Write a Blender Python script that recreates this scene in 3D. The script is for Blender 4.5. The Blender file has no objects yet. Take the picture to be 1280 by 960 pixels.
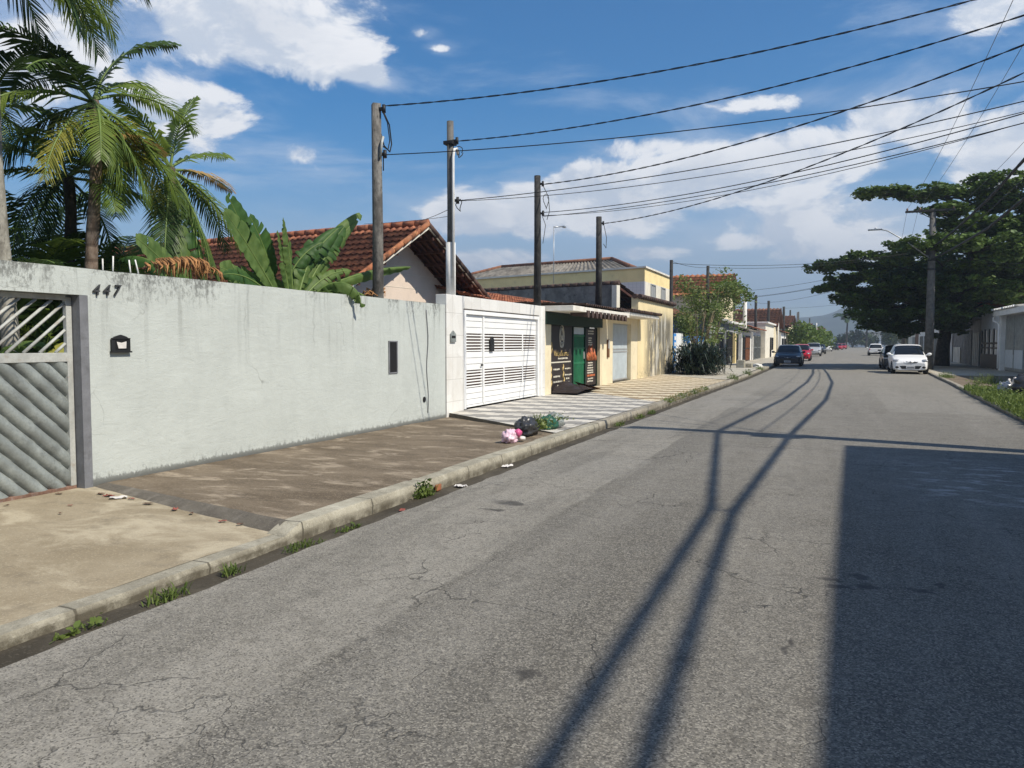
HAZE = .0006; SUN = 5.0; EXPO = 0.3; SKYS = .098; SKYSAT = 1.55
CLOUDS = [(-39.9, 21.2, 8.7, 3.6, 1.0), (-44.4, 19.7, 3.5, 2.4, 0.9), (-33.4, 18.7, 2.3, 1.0, 0.85), (-32.3, 18.2, 1.6, 0.7, 0.8), (-29.3, 21.4, 1.4, 0.6, 0.8), (-28.1, 20.5, 1.4, 0.5, 0.8), (-45.5, 15.2, 5.7, 3.2, 0.75), (-53.3, 17.5, 5.2, 4.0, 0.75), (-38.2, 13.3, 3.3, 1.3, 0.5), (-25.1, 9.4, 4.4, 1.9, 1.15), (-21.5, 9.8, 3.5, 2.3, 1.15), (-17.1, 11.2, 4.7, 1.9, 1.15), (-14.5, 9.9, 6.3, 2.5, 1.05), (-8.3, 11.5, 6.6, 2.7, 1.1), (-1.9, 12.6, 6.7, 2.5, 1.05), (3.0, 14.4, 3.8, 2.0, 1.05), (4.9, 13.7, 5.5, 2.7, 0.9), (8.7, 19.7, 3.4, 1.5, 0.8), (9.4, 11.7, 3.8, 3.3, 0.85), (-31.5, 7.5, 7.5, 1.4, 0.5), (-4.6, 16.2, 5.8, 1.0, 0.7), (-11.7, 13.8, 6.2, 1.2, 0.6), (1.7, 6.9, 7.8, 3.7, 0.8), (-2.3, 8.7, 10.3, 3.2, 0.7), (-25.1, 6.1, 7.1, 1.3, 0.75), (-13.3, 6.5, 5.2, 1.0, 0.7), (-6.0, 7.3, 4.9, 1.1, 0.7)]
import bpy, bmesh, math, random
from mathutils import Vector, Matrix, noise as mnoise
random.seed(7)
R = math.radians
scene = bpy.context.scene
COL = scene.collection

# ---------------------------------------------------------------- helpers
class MB:
    """Collects shapes in one bmesh; build() links them as ONE mesh object."""
    def __init__(self): self.bm = bmesh.new()
    def box(self, x0, x1, y0, y1, z0, z1, bev=0, mi=0, M=None):
        bm = self.bm
        vs = [bm.verts.new((x, y, z)) for z in (z0, z1) for y in (y0, y1) for x in (x0, x1)]
        fs = [bm.faces.new([vs[i] for i in f]) for f in ((0,2,3,1),(4,5,7,6),(0,1,5,4),(2,6,7,3),(0,4,6,2),(1,3,7,5))]
        for f in fs: f.material_index = mi
        if M is not None:
            for v in vs: v.co = M @ v.co
        if bev:
            es = list({e for f in fs for e in f.edges})
            bmesh.ops.bevel(bm, geom=es, offset=bev, segments=2, affect='EDGES', profile=.6)
        return self
    def tube(self, pts, r, n=8, caps=True, mi=0):
        bm = self.bm
        pts = [Vector(p) for p in pts]
        rs = r if isinstance(r, (list, tuple)) else [r]*len(pts)
        rings = []; prev = None
        for i, p in enumerate(pts):
            t = (pts[min(i+1, len(pts)-1)] - pts[max(i-1, 0)]).normalized()
            if prev is None:
                a = Vector((0,0,1)) if abs(t.z) < .9 else Vector((1,0,0))
                u = t.cross(a).normalized()
            else:
                u = (prev - t*prev.dot(t)).normalized()
            prev = u; w = t.cross(u)
            rings.append([bm.verts.new(p + (u*math.cos(2*math.pi*k/n) + w*math.sin(2*math.pi*k/n))*rs[i]) for k in range(n)])
        for a, b in zip(rings, rings[1:]):
            for k in range(n):
                f = bm.faces.new((a[k], a[(k+1)%n], b[(k+1)%n], b[k])); f.smooth = True; f.material_index = mi
        if caps:
            f = bm.faces.new(rings[0][::-1]); f.material_index = mi
            f = bm.faces.new(rings[-1]); f.material_index = mi
        return self
    def poly(self, pts, mi=0):
        f = self.bm.faces.new([self.bm.verts.new(p) for p in pts]); f.material_index = mi; return self
    def prism(self, pts2, h0, h1, f3, mi=0):
        """extrude a 2-D outline between h0 and h1; f3(u, v, h) -> point"""
        bm = self.bm; n = len(pts2)
        a = [bm.verts.new(f3(u, v, h0)) for u, v in pts2]; b = [bm.verts.new(f3(u, v, h1)) for u, v in pts2]
        fs = [bm.faces.new(a[::-1]), bm.faces.new(b)]
        for i in range(n): fs.append(bm.faces.new((a[i], a[(i+1)%n], b[(i+1)%n], b[i])))
        for f in fs: f.material_index = mi
        return self
    def grid(self, fn, nu, nv, smooth=True, mi=0, skip=None):
        bm = self.bm
        vs = [[bm.verts.new(fn(i/nu, j/nv)) for j in range(nv+1)] for i in range(nu+1)]
        for i in range(nu):
            for j in range(nv):
                if skip and skip(i, j): continue
                f = bm.faces.new((vs[i][j], vs[i+1][j], vs[i+1][j+1], vs[i][j+1])); f.smooth = smooth; f.material_index = mi
        return self
    def blob(self, c, r, nu=14, nv=9, amp=.2, seed=0, flat=None, fine=0):
        c = Vector(c); r = Vector(r if isinstance(r, (tuple, list)) else (r, r, r))
        def fn(u, v):
            th = 2*math.pi*u; ph = math.pi*(v-.5)
            d = Vector((math.cos(th)*math.cos(ph), math.sin(th)*math.cos(ph), math.sin(ph)))
            k = 1 + amp*mnoise.noise(d*2.1 + Vector((seed*7.3, 1, 2))) + amp*.6*mnoise.noise(d*5 + Vector((seed, 9, 2))) - fine*abs(mnoise.noise(d*9 + Vector((seed, 4, 2))))
            p = Vector((d.x*r.x*k, d.y*r.y*k, d.z*r.z*k)) + c
            if flat is not None and p.z < flat: p.z = flat
            return p
        self.grid(fn, nu, nv); bmesh.ops.remove_doubles(self.bm, verts=self.bm.verts, dist=1e-4); return self
    def build(self, name, mat=None, parent=None, loc=None, rz=0, fixn=True):
        if fixn: bmesh.ops.recalc_face_normals(self.bm, faces=self.bm.faces)
        me = bpy.data.meshes.new(name); self.bm.to_mesh(me); self.bm.free()
        for m in (mat if isinstance(mat, (list, tuple)) else [mat]): me.materials.append(m)
        o = bpy.data.objects.new(name, me); COL.objects.link(o)
        if loc: o.location = loc
        if rz: o.rotation_euler.z = rz
        if parent: o.parent = parent
        return o

def islands(mb, name, mat, root, world=True):
    """link every disconnected piece of mb as a part of its own (same kind name)"""
    bm = mb.bm; left = set(bm.verts); out = []
    while left:
        st = [left.pop()]; comp = set(st)
        while st:
            v = st.pop()
            for e in v.link_edges:
                o = e.other_vert(v)
                if o in left: left.discard(o); comp.add(o); st.append(o)
        n = MB(); mp = {v: n.bm.verts.new(v.co) for v in comp}
        for f in {f for v in comp for f in v.link_faces}:
            g = n.bm.faces.new([mp[v] for v in f.verts]); g.smooth = f.smooth; g.material_index = f.material_index
        o = n.build(name, mat, None if world else root)
        out.append(under(o, root) if world else o)
    bm.free(); return out
def under(o, root):
    """parent a part built in world coordinates to its thing"""
    o.parent = root
    o.matrix_parent_inverse = (Matrix.Translation(root.location) @ Matrix.Rotation(root.rotation_euler.z, 4, 'Z')).inverted(); return o
def tag(o, label=None, cat=None, group=None, kind=None):
    if label: o['label'] = label
    if cat: o['category'] = cat
    if group: o['group'] = group
    if kind: o['kind'] = kind
    return o
def thing(name, label, cat, loc=(0,0,0), rz=0, group=None):
    o = bpy.data.objects.new(name, None); COL.objects.link(o); o.empty_display_size = .2
    o.location = loc; o.rotation_euler.z = rz
    return tag(o, label, cat, group)
def struct(o): return tag(o, kind='structure')
def children(o): return [c for c in bpy.data.objects if c.parent == o]
def copy_tree(o, parent=None):
    kids = [c for c in o.children]
    c = o.copy(); COL.objects.link(c); c.parent = parent
    for k in kids: copy_tree(k, c)
    return c
def text_bm(mb, s, M, size, depth=.004, align='CENTER', mi=0, shear=0):
    cu = bpy.data.curves.new('lettering', 'FONT'); cu.body = s; cu.size = size; cu.extrude = depth
    cu.align_x = align; cu.align_y = 'CENTER'; cu.shear = shear; cu.resolution_u = 3
    ob = bpy.data.objects.new('lettering', cu); COL.objects.link(ob)
    dg = bpy.context.evaluated_depsgraph_get()
    me = bpy.data.meshes.new_from_object(ob.evaluated_get(dg))
    n0 = len(mb.bm.verts); nf = len(mb.bm.faces)
    mb.bm.from_mesh(me); mb.bm.verts.ensure_lookup_table(); mb.bm.faces.ensure_lookup_table()
    for v in mb.bm.verts[n0:]: v.co = M @ v.co
    for f in mb.bm.faces[nf:]: f.material_index = mi
    bpy.data.objects.remove(ob); bpy.data.curves.remove(cu); bpy.data.meshes.remove(me)
    return mb
FACE = Matrix(((0,0,1,0),(1,0,0,0),(0,1,0,0),(0,0,0,1)))   # local x -> +Y, y -> +Z, normal -> +X
def onface(x, y, z): return Matrix.Translation((x, y, z)) @ FACE

# ---------------------------------------------------------------- materials
class N:
    def __init__(self, name):
        self.m = bpy.data.materials.new(name); self.m.use_nodes = True
        self.t = self.m.node_tree; self.n = self.t.nodes; self.l = self.t.links
        self.bsdf = self.n['Principled BSDF']; self._pos = None
    def node(self, typ, ins=None, **kw):
        x = self.n.new(typ)
        for k, v in kw.items(): setattr(x, k, v)
        for k, v in (ins or {}).items(): self.put(x.inputs[k], v)
        return x
    def put(self, sock, v):
        if isinstance(v, bpy.types.NodeSocket): self.l.new(v, sock)
        elif isinstance(v, (tuple, list)) and sock.type == 'RGBA' and len(v) == 3: sock.default_value = (*v, 1)
        else: sock.default_value = v
    @property
    def pos(self):
        if self._pos is None: self._pos = self.node('ShaderNodeNewGeometry').outputs['Position']
        return self._pos
    def obj(self): return self.node('ShaderNodeTexCoord').outputs['Object']
    def sc(self, v, s): return self.node('ShaderNodeVectorMath', {0: v, 1: s}, operation='MULTIPLY').outputs[0]
    def add(self, v, s): return self.node('ShaderNodeVectorMath', {0: v, 1: s}, operation='ADD').outputs[0]
    def xyz(self, v): return self.node('ShaderNodeSeparateXYZ', {0: v}).outputs
    def noise(self, scale, vec=None, detail=4, rough=.55, dist=0):
        return self.node('ShaderNodeTexNoise', {'Vector': self.pos if vec is None else vec, 'Scale': scale, 'Detail': detail, 'Roughness': rough, 'Distortion': dist}).outputs['Fac']
    def noisev(self, scale, vec=None):
        return self.node('ShaderNodeTexNoise', {'Vector': self.pos if vec is None else vec, 'Scale': scale, 'Detail': 3}).outputs['Color']
    def vor(self, scale, vec=None, feature='F1', out='Distance'):
        return self.node('ShaderNodeTexVoronoi', {'Vector': self.pos if vec is None else vec, 'Scale': scale}, feature=feature).outputs[out]
    def math(self, op, a, b=0, c=0): 
        return self.node('ShaderNodeMath', {0: a, 1: b, 2: c}, operation=op).outputs[0]
    def rng(self, v, a, b, c=0, d=1, smooth=True):
        return self.node('ShaderNodeMapRange', {'Value': v, 'From Min': a, 'From Max': b, 'To Min': c, 'To Max': d}, interpolation_type='SMOOTHSTEP' if smooth else 'LINEAR').outputs['Result']
    def mix(self, f, a, b, mode='MIX'):
        x = self.n.new('ShaderNodeMix'); x.data_type = 'RGBA'; x.blend_type = mode
        self.put(x.inputs[0], f); self.put(x.inputs[6], a); self.put(x.inputs[7], b); return x.outputs[2]
    def rect(self, x, y, x0, x1, y0, y1, s=.03):
        a = self.math('MULTIPLY', self.rng(x, x0-s, x0+s), self.rng(x, x1-s, x1+s, 1, 0))
        b = self.math('MULTIPLY', self.rng(y, y0-s, y0+s), self.rng(y, y1-s, y1+s, 1, 0))
        return self.math('MULTIPLY', a, b)
    def bump(self, h, strength=.3, dist=.01):
        b = self.node('ShaderNodeBump', {'Height': h, 'Strength': strength, 'Distance': dist})
        self.l.new(b.outputs[0], self.bsdf.inputs['Normal'])
    def done(self, color, rough=.8, spec=.3, metal=0):
        self.put(self.bsdf.inputs['Base Color'], color); self.put(self.bsdf.inputs['Roughness'], rough)
        self.bsdf.inputs['Specular IOR Level'].default_value = spec; self.bsdf.inputs['Metallic'].default_value = metal
        return self.m

def C(c, k): return tuple(max(0, min(1, x*k)) for x in c)
def plain(name, c, rough=.7, var=.25, scale=3, spec=.3, metal=0, bump=.15, fine=40, dirt=None, dk=.5):
    """paint / plaster / metal with wear: broad variation, fine grain and optional dirt patches"""
    g = N(name)
    col = g.mix(g.rng(g.noise(scale), .3, .7), C(c, 1-var), C(c, 1+var*.5))
    col = g.mix(g.rng(g.noise(fine, detail=2), .35, .75, 0, .35), col, C(c, 1-var*1.6))
    if dirt:
        d = g.rng(g.noise(scale*1.7, detail=7, rough=.7), .52, .72, 0, dk); col = g.mix(d, col, dirt)
    g.bump(g.noise(fine), bump, .004)
    return g.done(col, rough, spec, metal)
def gloss(name, c, rough=.25, spec=.5, metal=0, coat=0):
    g = N(name); m = g.done(c, rough, spec, metal); g.bsdf.inputs['Coat Weight'].default_value = coat
    g.bsdf.inputs['Coat Roughness'].default_value = .05
    return m

def m_asphalt():
    g = N('asphalt'); x, y, z = g.xyz(g.pos)
    big = g.noise(.35, g.sc(g.pos, (1, .35, 1)), detail=5); mid = g.noise(2.2, detail=5, rough=.65)
    base = g.mix(g.rng(big, .3, .7), (.102, .095, .083), (.158, .148, .130))
    base = g.mix(g.rng(mid, .35, .7, 0, .55), base, (.098, .093, .087))
    wob = g.math('MULTIPLY', g.math('SUBTRACT', g.noise(1.1), .5), .14)
    xw = g.math('ADD', x, wob); yw = g.math('ADD', y, wob)
    strip = g.math('MULTIPLY', g.rng(xw, -2.33, -2.26, 1, 0), g.rng(g.noise(.8, detail=5), .2, .6, .35, 1))
    base = g.mix(g.math('MULTIPLY', strip, .85), base, (.28, .263, .23))
    seam = g.math('MULTIPLY', g.rng(g.math('ABSOLUTE', g.math('ADD', xw, 2.28)), .015, .05, 1, 0), g.rng(g.noise(1.6), .4, .6)); base = g.mix(g.math('MULTIPLY', seam, .5), base, (.08, .073, .06))
    lane = g.math('MULTIPLY', g.rng(xw, -1.5, -1.1), g.rng(xw, -.2, .3, 1, 0)); base = g.mix(g.math('MULTIPLY', lane, g.rng(g.noise(.6, detail=4), .3, .7, .1, .5)), base, (.205, .19, .165))
    for (x0, x1, y0, y1, c, k) in ((-3.5, -2.2, 8.6, 10.4, (.23,.22,.2), .5), (-3.4, -1.3, 19.2, 24, (.25,.24,.22), .55), (-3.3, -.6, 26.5, 36, (.235,.225,.205), .5),
                                   (1.2, 3.6, 19.5, 30, (.24,.23,.21), .5), (.4, 2.6, 31, 41, (.22,.21,.195), .4), (-2.9, -1.6, 21.6, 22.5, (.10,.096,.09), .6), (1.6,3.2,36,37.2,(.1,.096,.09),.45)):
        base = g.mix(g.math('MULTIPLY', g.rect(xw, yw, x0, x1, y0, y1), k), base, c)
    # long faint wheel bands and transverse paving joints
    base = g.mix(g.rng(g.noise(1.3, g.sc(g.pos, (1, .03, 1)), detail=2), .48, .70, 0, .42), base, (.225, .212, .188))
    base = g.mix(g.rng(g.noise(.9, g.sc(g.add(g.pos, (7, 1, 0)), (1, .12, 1)), detail=5, rough=.65), .46, .66, 0, .62), base, (.068, .063, .055))
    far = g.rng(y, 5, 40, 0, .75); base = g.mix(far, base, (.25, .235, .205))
    for yy in (12.05, 17.6, 25.2, 33.0, 44.0): base = g.mix(g.rect(x, yw, -4, 6, yy-.02, yy+.02, .03), base, (.085, .08, .075))
    # aggregate
    ag = g.vor(135, out='Color'); agv = g.xyz(ag)[0]
    base = g.mix(g.rng(agv, .62, .95, 0, .62), base, (.36, .335, .285))
    base = g.mix(g.rng(agv, .0, .38, .8, 0), base, (.042, .039, .034))
    ag2 = g.xyz(g.vor(70, out='Color'))[1]
    base = g.mix(g.rng(ag2, .55, 1, 0, .3), base, (.28, .26, .215))
    base = g.mix(g.rng(g.noise(9, detail=8, rough=.85), .45, .68, 0, .5), base, (.075, .068, .056))
    base = g.mix(g.rng(g.noise(23, g.add(g.pos, (3, 8, 0)), detail=6, rough=.8), .5, .7, 0, .4), base, (.27, .25, .21))
    # cracks
    wv = g.add(g.pos, g.sc(g.node('ShaderNodeVectorMath', {0: g.noisev(2.6), 1: (.5, .5, .5)}, operation='SUBTRACT').outputs[0], (.55, .55, 0)))
    wv = g.add(wv, g.sc(g.node('ShaderNodeVectorMath', {0: g.noisev(11), 1: (.5, .5, .5)}, operation='SUBTRACT').outputs[0], (.10, .10, 0)))
    flat = g.sc(wv, (1, 1, 0))
    ck = g.rng(g.vor(.62, flat, 'DISTANCE_TO_EDGE'), .001, .0048, 1, 0)
    ck = g.math('MULTIPLY', ck, g.rng(g.noise(.75, detail=2), .47, .56))
    ck2 = g.math('MULTIPLY', g.rng(g.vor(2.1, flat, 'DISTANCE_TO_EDGE'), .002, .011, 1, 0), g.rng(g.noise(.5, g.add(g.pos, (31, 7, 0)), detail=3), .56, .64))
    crack = g.math('MAXIMUM', ck, g.math('MULTIPLY', ck2, .8))
    base = g.mix(g.math('MULTIPLY', crack, .58), base, (.022, .021, .02))
    # oil drips, dark spots, pale residue
    sp = g.math('MULTIPLY', g.rng(g.math('ADD', g.vor(1.25, g.sc(g.pos, (1, .8, 0))), g.math('MULTIPLY', g.noise(14), .06)), .06, .085, 1, 0), g.rng(g.noise(.55, g.add(g.pos, (5, 3, 0))), .42, .6))
    base = g.mix(g.math('MULTIPLY', sp, .5), base, (.05, .046, .042))
    for (sx, sy, rx, ry) in ((.0, 5.42, .11, .045), (.12, 5.3, .14, .04), (.2, 5.52, .09, .05), (.3, 5.4, .07, .06), (.5, 5.43, .10, .04), (.64, 5.55, .07, .04), (-.42, 8.3, .06, .05), (-.2, 4.2, .04, .05), (-1.3, 3.3, .08, .05), (-2.9, 7.0, .2, .08), (-3.0, 6.6, .12, .05)):
        d = g.node('ShaderNodeVectorMath', {0: g.sc(g.add(wv, (-sx, -sy, 0)), (1/rx, 1/ry, 0))}, operation='LENGTH').outputs['Value']
        base = g.mix(g.rng(d, .45, 1.35, .78, 0), base, (.038, .035, .033))
    pale = g.math('MULTIPLY', g.rect(x, y, .9, 3.2, 8.6, 11.6, .6), g.rng(g.noise(2.4, g.sc(g.pos, (1, 2, 1)), detail=6, rough=.7), .5, .66))
    base = g.mix(g.math('MULTIPLY', pale, .75), base, (.42, .42, .41))
    h = g.math('ADD', g.math('MULTIPLY', agv, .6), g.math('MULTIPLY', g.noise(60, detail=2), .5))
    h = g.math('SUBTRACT', h, g.math('MULTIPLY', crack, 2))
    g.bump(h, .55, .006)
    return g.done(base, g.rng(mid, .3, .7, .72, .88), .3)

def m_concrete(name, a, b, light, sc=1.0, dark=(.09,.08,.07), st=(1,1,1), k=.6, lo=.5, joints=0):
    g = N(name); p = g.sc(g.pos, st)
    c = g.mix(g.rng(g.noise(1.1*sc, p, detail=6, rough=.62), .32, .68), a, b)
    c = g.mix(g.rng(g.noise(1.7*sc, g.add(p, (9, 4, 0)), detail=7, rough=.68, dist=.6), lo, lo+.18, 0, k), c, light)
    c = g.mix(g.rng(g.noise(6*sc, p, detail=5, rough=.7), .5, .75, 0, .5), c, dark)
    c = g.mix(g.rng(g.xyz(g.vor(90, out='Color'))[0], .75, 1, 0, .35), c, light)
    c = g.mix(g.rng(g.noise(130, detail=1), .5, .75, 0, .4), c, dark)
    if joints:
        yy = g.math('ADD', g.xyz(g.pos)[1], g.math('MULTIPLY', g.noise(6), .05))
        jt = g.rng(g.math('ABSOLUTE', g.math('SUBTRACT', g.math('FRACT', g.math('DIVIDE', yy, joints)), .5)), .488, .495); c = g.mix(g.math('MULTIPLY', jt, .8), c, (.05, .045, .035))
        zz = g.xyz(g.pos)[2]; c = g.mix(g.math('MULTIPLY', g.rng(zz, .10, .02), g.rng(g.noise(5, detail=6, rough=.7), .35, .6, .25, .9)), c, (.085, .073, .052))
    g.bump(g.math('ADD', g.noise(7, detail=6, rough=.7), g.math('MULTIPLY', g.noise(90, detail=2), .4)), .5, .012)
    return g.done(c, .9, .25)

def m_tiles(name, ca, cb, per=.9):
    """hydraulic pavement tiles: stepped two-tone bands, grout grid and grime"""
    g = N(name); x, y, z = g.xyz(g.pos)
    u = g.math('ADD', y, g.math('MULTIPLY', x, -.40))
    step = g.math('MULTIPLY', g.math('FLOOR', g.math('MULTIPLY', g.math('FRACT', g.math('MULTIPLY', x, 1/.5)), 2)), .13)
    t = g.math('FRACT', g.math('DIVIDE', g.math('ADD', u, step), per))
    k = g.math('MULTIPLY', g.rng(t, .44, .47), g.rng(t, .97, 1.0, 1, 0))
    c = g.mix(k, ca, cb)
    c = g.mix(g.rng(g.xyz(g.vor(5, out='Color'))[0], 0, 1, 0, .18), c, C(cb, .7))
    gx = g.math('ABSOLUTE', g.math('SUBTRACT', g.math('FRACT', g.math('DIVIDE', x, .2)), .5)); gy = g.math('ABSOLUTE', g.math('SUBTRACT', g.math('FRACT', g.math('DIVIDE', u, .2)), .5))
    gr = g.rng(g.math('MAXIMUM', gx, gy), .475, .49, 0, .5); c = g.mix(gr, c, (.16, .145, .12))
    c = g.mix(g.rng(g.noise(1.2, detail=7, rough=.7), .48, .75, 0, .35), c, (.28, .25, .20))
    c = g.mix(g.rng(g.noise(9, detail=4), .58, .78, 0, .3), c, (.17, .15, .125))
    g.bump(g.math('ADD', g.noise(30), g.math('MULTIPLY', gr, -.8)), .35, .006)
    return g.done(c, .8, .3)

def m_plaster(name, c, zt, zb, stain=(.07,.07,.065), top=.55, streak=.42, base=.88, green=None, mottled=.12, tilt=0):
    """painted render: mould under the coping, run-down streaks, damp at the foot"""
    g = N(name); x, y, z = g.xyz(g.pos)
    col = g.mix(g.rng(g.noise(1.3, detail=6, rough=.65), .3, .7), C(c, 1-mottled*1.3), C(c, 1+mottled*.4))
    col = g.mix(g.rng(g.noise(3.1, g.sc(g.pos, (1, 1, .4)), detail=7, rough=.7), .5, .72, 0, .3), col, C(c, .82))
    ws = g.add(g.pos, g.sc(g.noisev(3), (.3, .3, .3)))
    hc = g.math('MULTIPLY', g.rng(g.vor(.9, ws, 'DISTANCE_TO_EDGE'), .0012, .004, 1, 0), g.rng(g.noise(.7), .5, .58)); col = g.mix(g.math('MULTIPLY', hc, .4), col, stain)
    tw = g.noise(2.4, g.sc(g.pos, (1, 1, 3.2)), detail=8, rough=.72, dist=.8); col = g.mix(g.rng(tw, .54, .6, 0, .13), col, C(c, .78)); col = g.mix(g.rng(tw, .44, .38, 0, .2), col, C(c, 1.15))
    run = g.noise(4.2, g.sc(g.pos, (1.5, 1.5, .13)), detail=5, rough=.65)
    h = g.rng(z, zt-1.25, zt, 0, 1, False)
    col = g.mix(g.math('MULTIPLY', g.rng(run, .5, .72), g.math('MULTIPLY', h, streak)), col, stain)
    speck = g.noise(19, g.sc(g.pos, (1, 1, .55)), detail=6, rough=.78)
    hh = g.math('MULTIPLY', g.rng(z, zt-.55, zt+.02, 0, 1, False), g.rng(g.noise(1.25, g.sc(g.pos, (1, 1, .3)), detail=3), .38, .62, .15, 1))
    col = g.mix(g.math('MULTIPLY', g.rng(g.math('ADD', speck, g.math('MULTIPLY', hh, .22)), .6, .74), g.math('MULTIPLY', hh, top*1.5)), col, stain)
    ft = g.math('MULTIPLY', g.rng(z, zb, zb+.2, 1, 0), g.rng(g.math('ADD', speck, g.rng(z, zb, zb+.11, .38, 0)), .5, .64))
    col = g.mix(g.math('MULTIPLY', ft, base), col, stain)
    col = g.mix(g.rng(g.noise(28, detail=3), .66, .72, 0, .22), col, stain)
    fl = g.noise(2.0, g.sc(g.pos, (1, 1, .9)), detail=8, rough=.6, dist=.4)
    col = g.mix(g.rng(fl, .55, .7, 0, .22), col, C(c, 1.12))
    g.bump(g.math('ADD', g.math('ADD', g.noise(11, detail=6, rough=.65), g.math('MULTIPLY', tw, 1.5)), g.math('MULTIPLY', g.noise(70, detail=3), .5)), .4, .012)
    return g.done(col, .85, .25)

def m_streaky(name, c, dark, zb, zt):
    """yellow render blackened by running mould"""
    g = N(name); x, y, z = g.xyz(g.pos)
    col = g.mix(g.rng(g.noise(1.0, detail=4), .3, .7), C(c, .9), C(c, 1.05))
    run = g.math('ADD', g.math('MULTIPLY', g.noise(3.4, g.sc(g.pos, (1, 1, .22)), detail=9, rough=.78), .6), g.math('MULTIPLY', g.noise(2.6, g.sc(g.pos, (1, 1, .7)), detail=9, rough=.75), .4))
    wide = g.math('MULTIPLY', g.rng(y, 30.0, 31.6), g.rng(y, 35.4, 36.4, 1, .3))
    hh = g.math('MULTIPLY', g.rng(z, zt-.2, zt-1.0), g.rng(z, zb, zb+.3, .8, 1))
    k = g.math('MULTIPLY', g.rng(run, .40, .50), g.math('MULTIPLY', wide, hh))
    col = g.mix(g.math('MULTIPLY', k, .92), col, dark)
    k2 = g.math('MULTIPLY', g.rng(g.noise(6, detail=6, rough=.7), .48, .6), g.rng(z, zb, zb+.6, 1, 0))
    col = g.mix(g.math('MULTIPLY', k2, .65), col, dark)
    wh = g.math('MULTIPLY', g.rng(g.noise(2.2, g.sc(g.pos, (1, 1, .3)), detail=5), .5, .62), g.math('MULTIPLY', wide, hh))
    col = g.mix(g.math('MULTIPLY', wh, .5), col, (.62, .6, .54))
    g.bump(g.noise(20, detail=5), .3, .01)
    return g.done(col, .88, .2)

def m_roof(name, a, b, dark, k=.6):
    g = N(name)
    cell = g.xyz(g.vor(4.6, out='Color'))
    c = g.mix(cell[0], a, b)
    c = g.mix(g.rng(cell[1], .55, 1, 0, .6), c, dark)
    c = g.mix(g.rng(g.noise(1.3, detail=7, rough=.7), .42, .66, 0, k), c, dark)
    c = g.mix(g.rng(g.noise(14, detail=5, rough=.7), .5, .75, 0, .6), c, C(dark, .6))
    g.bump(g.noise(30), .3, .01)
    return g.done(c, .85, .25)

def m_leaf(name, c1, c2, rough=.45, trans=.25, spec=.4, sc=1.5):
    g = N(name)
    inf = g.node('ShaderNodeObjectInfo').outputs['Random']
    c = g.mix(g.rng(g.noise(sc, detail=3), .3, .7), c1, c2)
    c = g.mix(g.math('MULTIPLY', inf, .3), c, C(c2, 1.2))
    b = g.bsdf; g.done(c, rough, spec)
    tr = g.node('ShaderNodeBsdfTranslucent', {'Color': g.mix(.5, c, C(c2, 1.8))})
    mx = g.node('ShaderNodeMixShader', {0: trans, 1: b.outputs[0], 2: tr.outputs[0]})
    g.l.new(mx.outputs[0], g.n['Material Output'].inputs['Surface'])
    return g.m
def m_bark(name, c, c2, band=0):
    g = N(name); p = g.sc(g.pos, (1, 1, .5))
    c_ = g.mix(g.rng(g.noise(9, p, detail=6, rough=.7), .35, .68), c, c2)
    c_ = g.mix(g.rng(g.noise(30, p, detail=3), .55, .7, 0, .6), c_, C(c, .45))
    h = g.noise(14, p, detail=5)
    if band:
        z = g.xyz(g.pos)[2]; w = g.math('SINE', g.math('MULTIPLY', g.math('ADD', z, g.math('MULTIPLY', g.noise(3), .06)), band))
        c_ = g.mix(g.rng(w, .6, .95, 0, .5), c_, C(c, .4)); h = g.math('ADD', h, g.math('MULTIPLY', w, -.3))
    g.bump(h, .6, .02)
    return g.done(c_, .9, .2)

M = {}
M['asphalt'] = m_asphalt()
M['walk_dark'] = m_concrete('stained_concrete', (.105,.080,.054), (.18,.142,.10), (.38,.315,.235), 1.3, (.055,.045,.036), (.7,1.5,1), .8, .50)
M['walk_tan'] = m_concrete('driveway_concrete', (.24,.195,.128), (.33,.278,.195), (.47,.41,.30), .8, (.15,.125,.09), (.8,1.2,1), .75, .48)
M['walk_pale'] = m_concrete('pale_pavement', (.34,.31,.25), (.44,.41,.34), (.52,.49,.42), 1, (.2,.18,.15))
M['kerb'] = m_concrete('kerb_concrete', (.25,.23,.18), (.38,.355,.285), (.50,.47,.385), 2.2, (.10,.09,.065), (1,1,1), .6, .5, 1.02)
M['kerb_old'] = m_concrete('old_kerb', (.24,.21,.165), (.35,.32,.26), (.43,.4,.33), 2.2, (.08,.075,.055), (1,1,1), .4, .5, 1.02)
M['gutter'] = m_concrete('wet_gutter', (.04,.034,.025), (.075,.064,.047), (.13,.115,.09), 1.6, (.025,.022,.016), (1,.5,1), .35)
M['ramp'] = m_concrete('ramp_concrete', (.10,.088,.073), (.15,.134,.11), (.22,.2,.17), 2, (.05,.045,.04))
M['earth'] = m_concrete('earth', (.10,.085,.06), (.15,.13,.09), (.2,.18,.13), .5, (.05,.05,.03))
M['tile_grey'] = m_tiles('grey_tiles', (.56,.53,.47), (.255,.245,.23))
M['tile_yellow'] = m_tiles('ochre_tiles', (.64,.56,.41), (.29,.22,.135), 1.05)
M['wall447'] = m_plaster('grey_white_render', (.475,.505,.48), 2.36, .13, mottled=.055)
M['numeral'] = plain('weathered_numeral', (.055,.057,.06), .6, .3, 12)
M['jamb'] = plain('grey_jamb_paint', (.18,.185,.2), .8, .2, 4, dirt=(.07,.07,.07))
M['white_tile'] = None
M['white_paint'] = plain('white_gate_paint', (.80,.80,.79), .45, .05, 2, fine=25, bump=.05)
M['white_plain'] = plain('white_render', (.74,.73,.70), .8, .1, 2, dirt=(.45,.43,.4))
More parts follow.
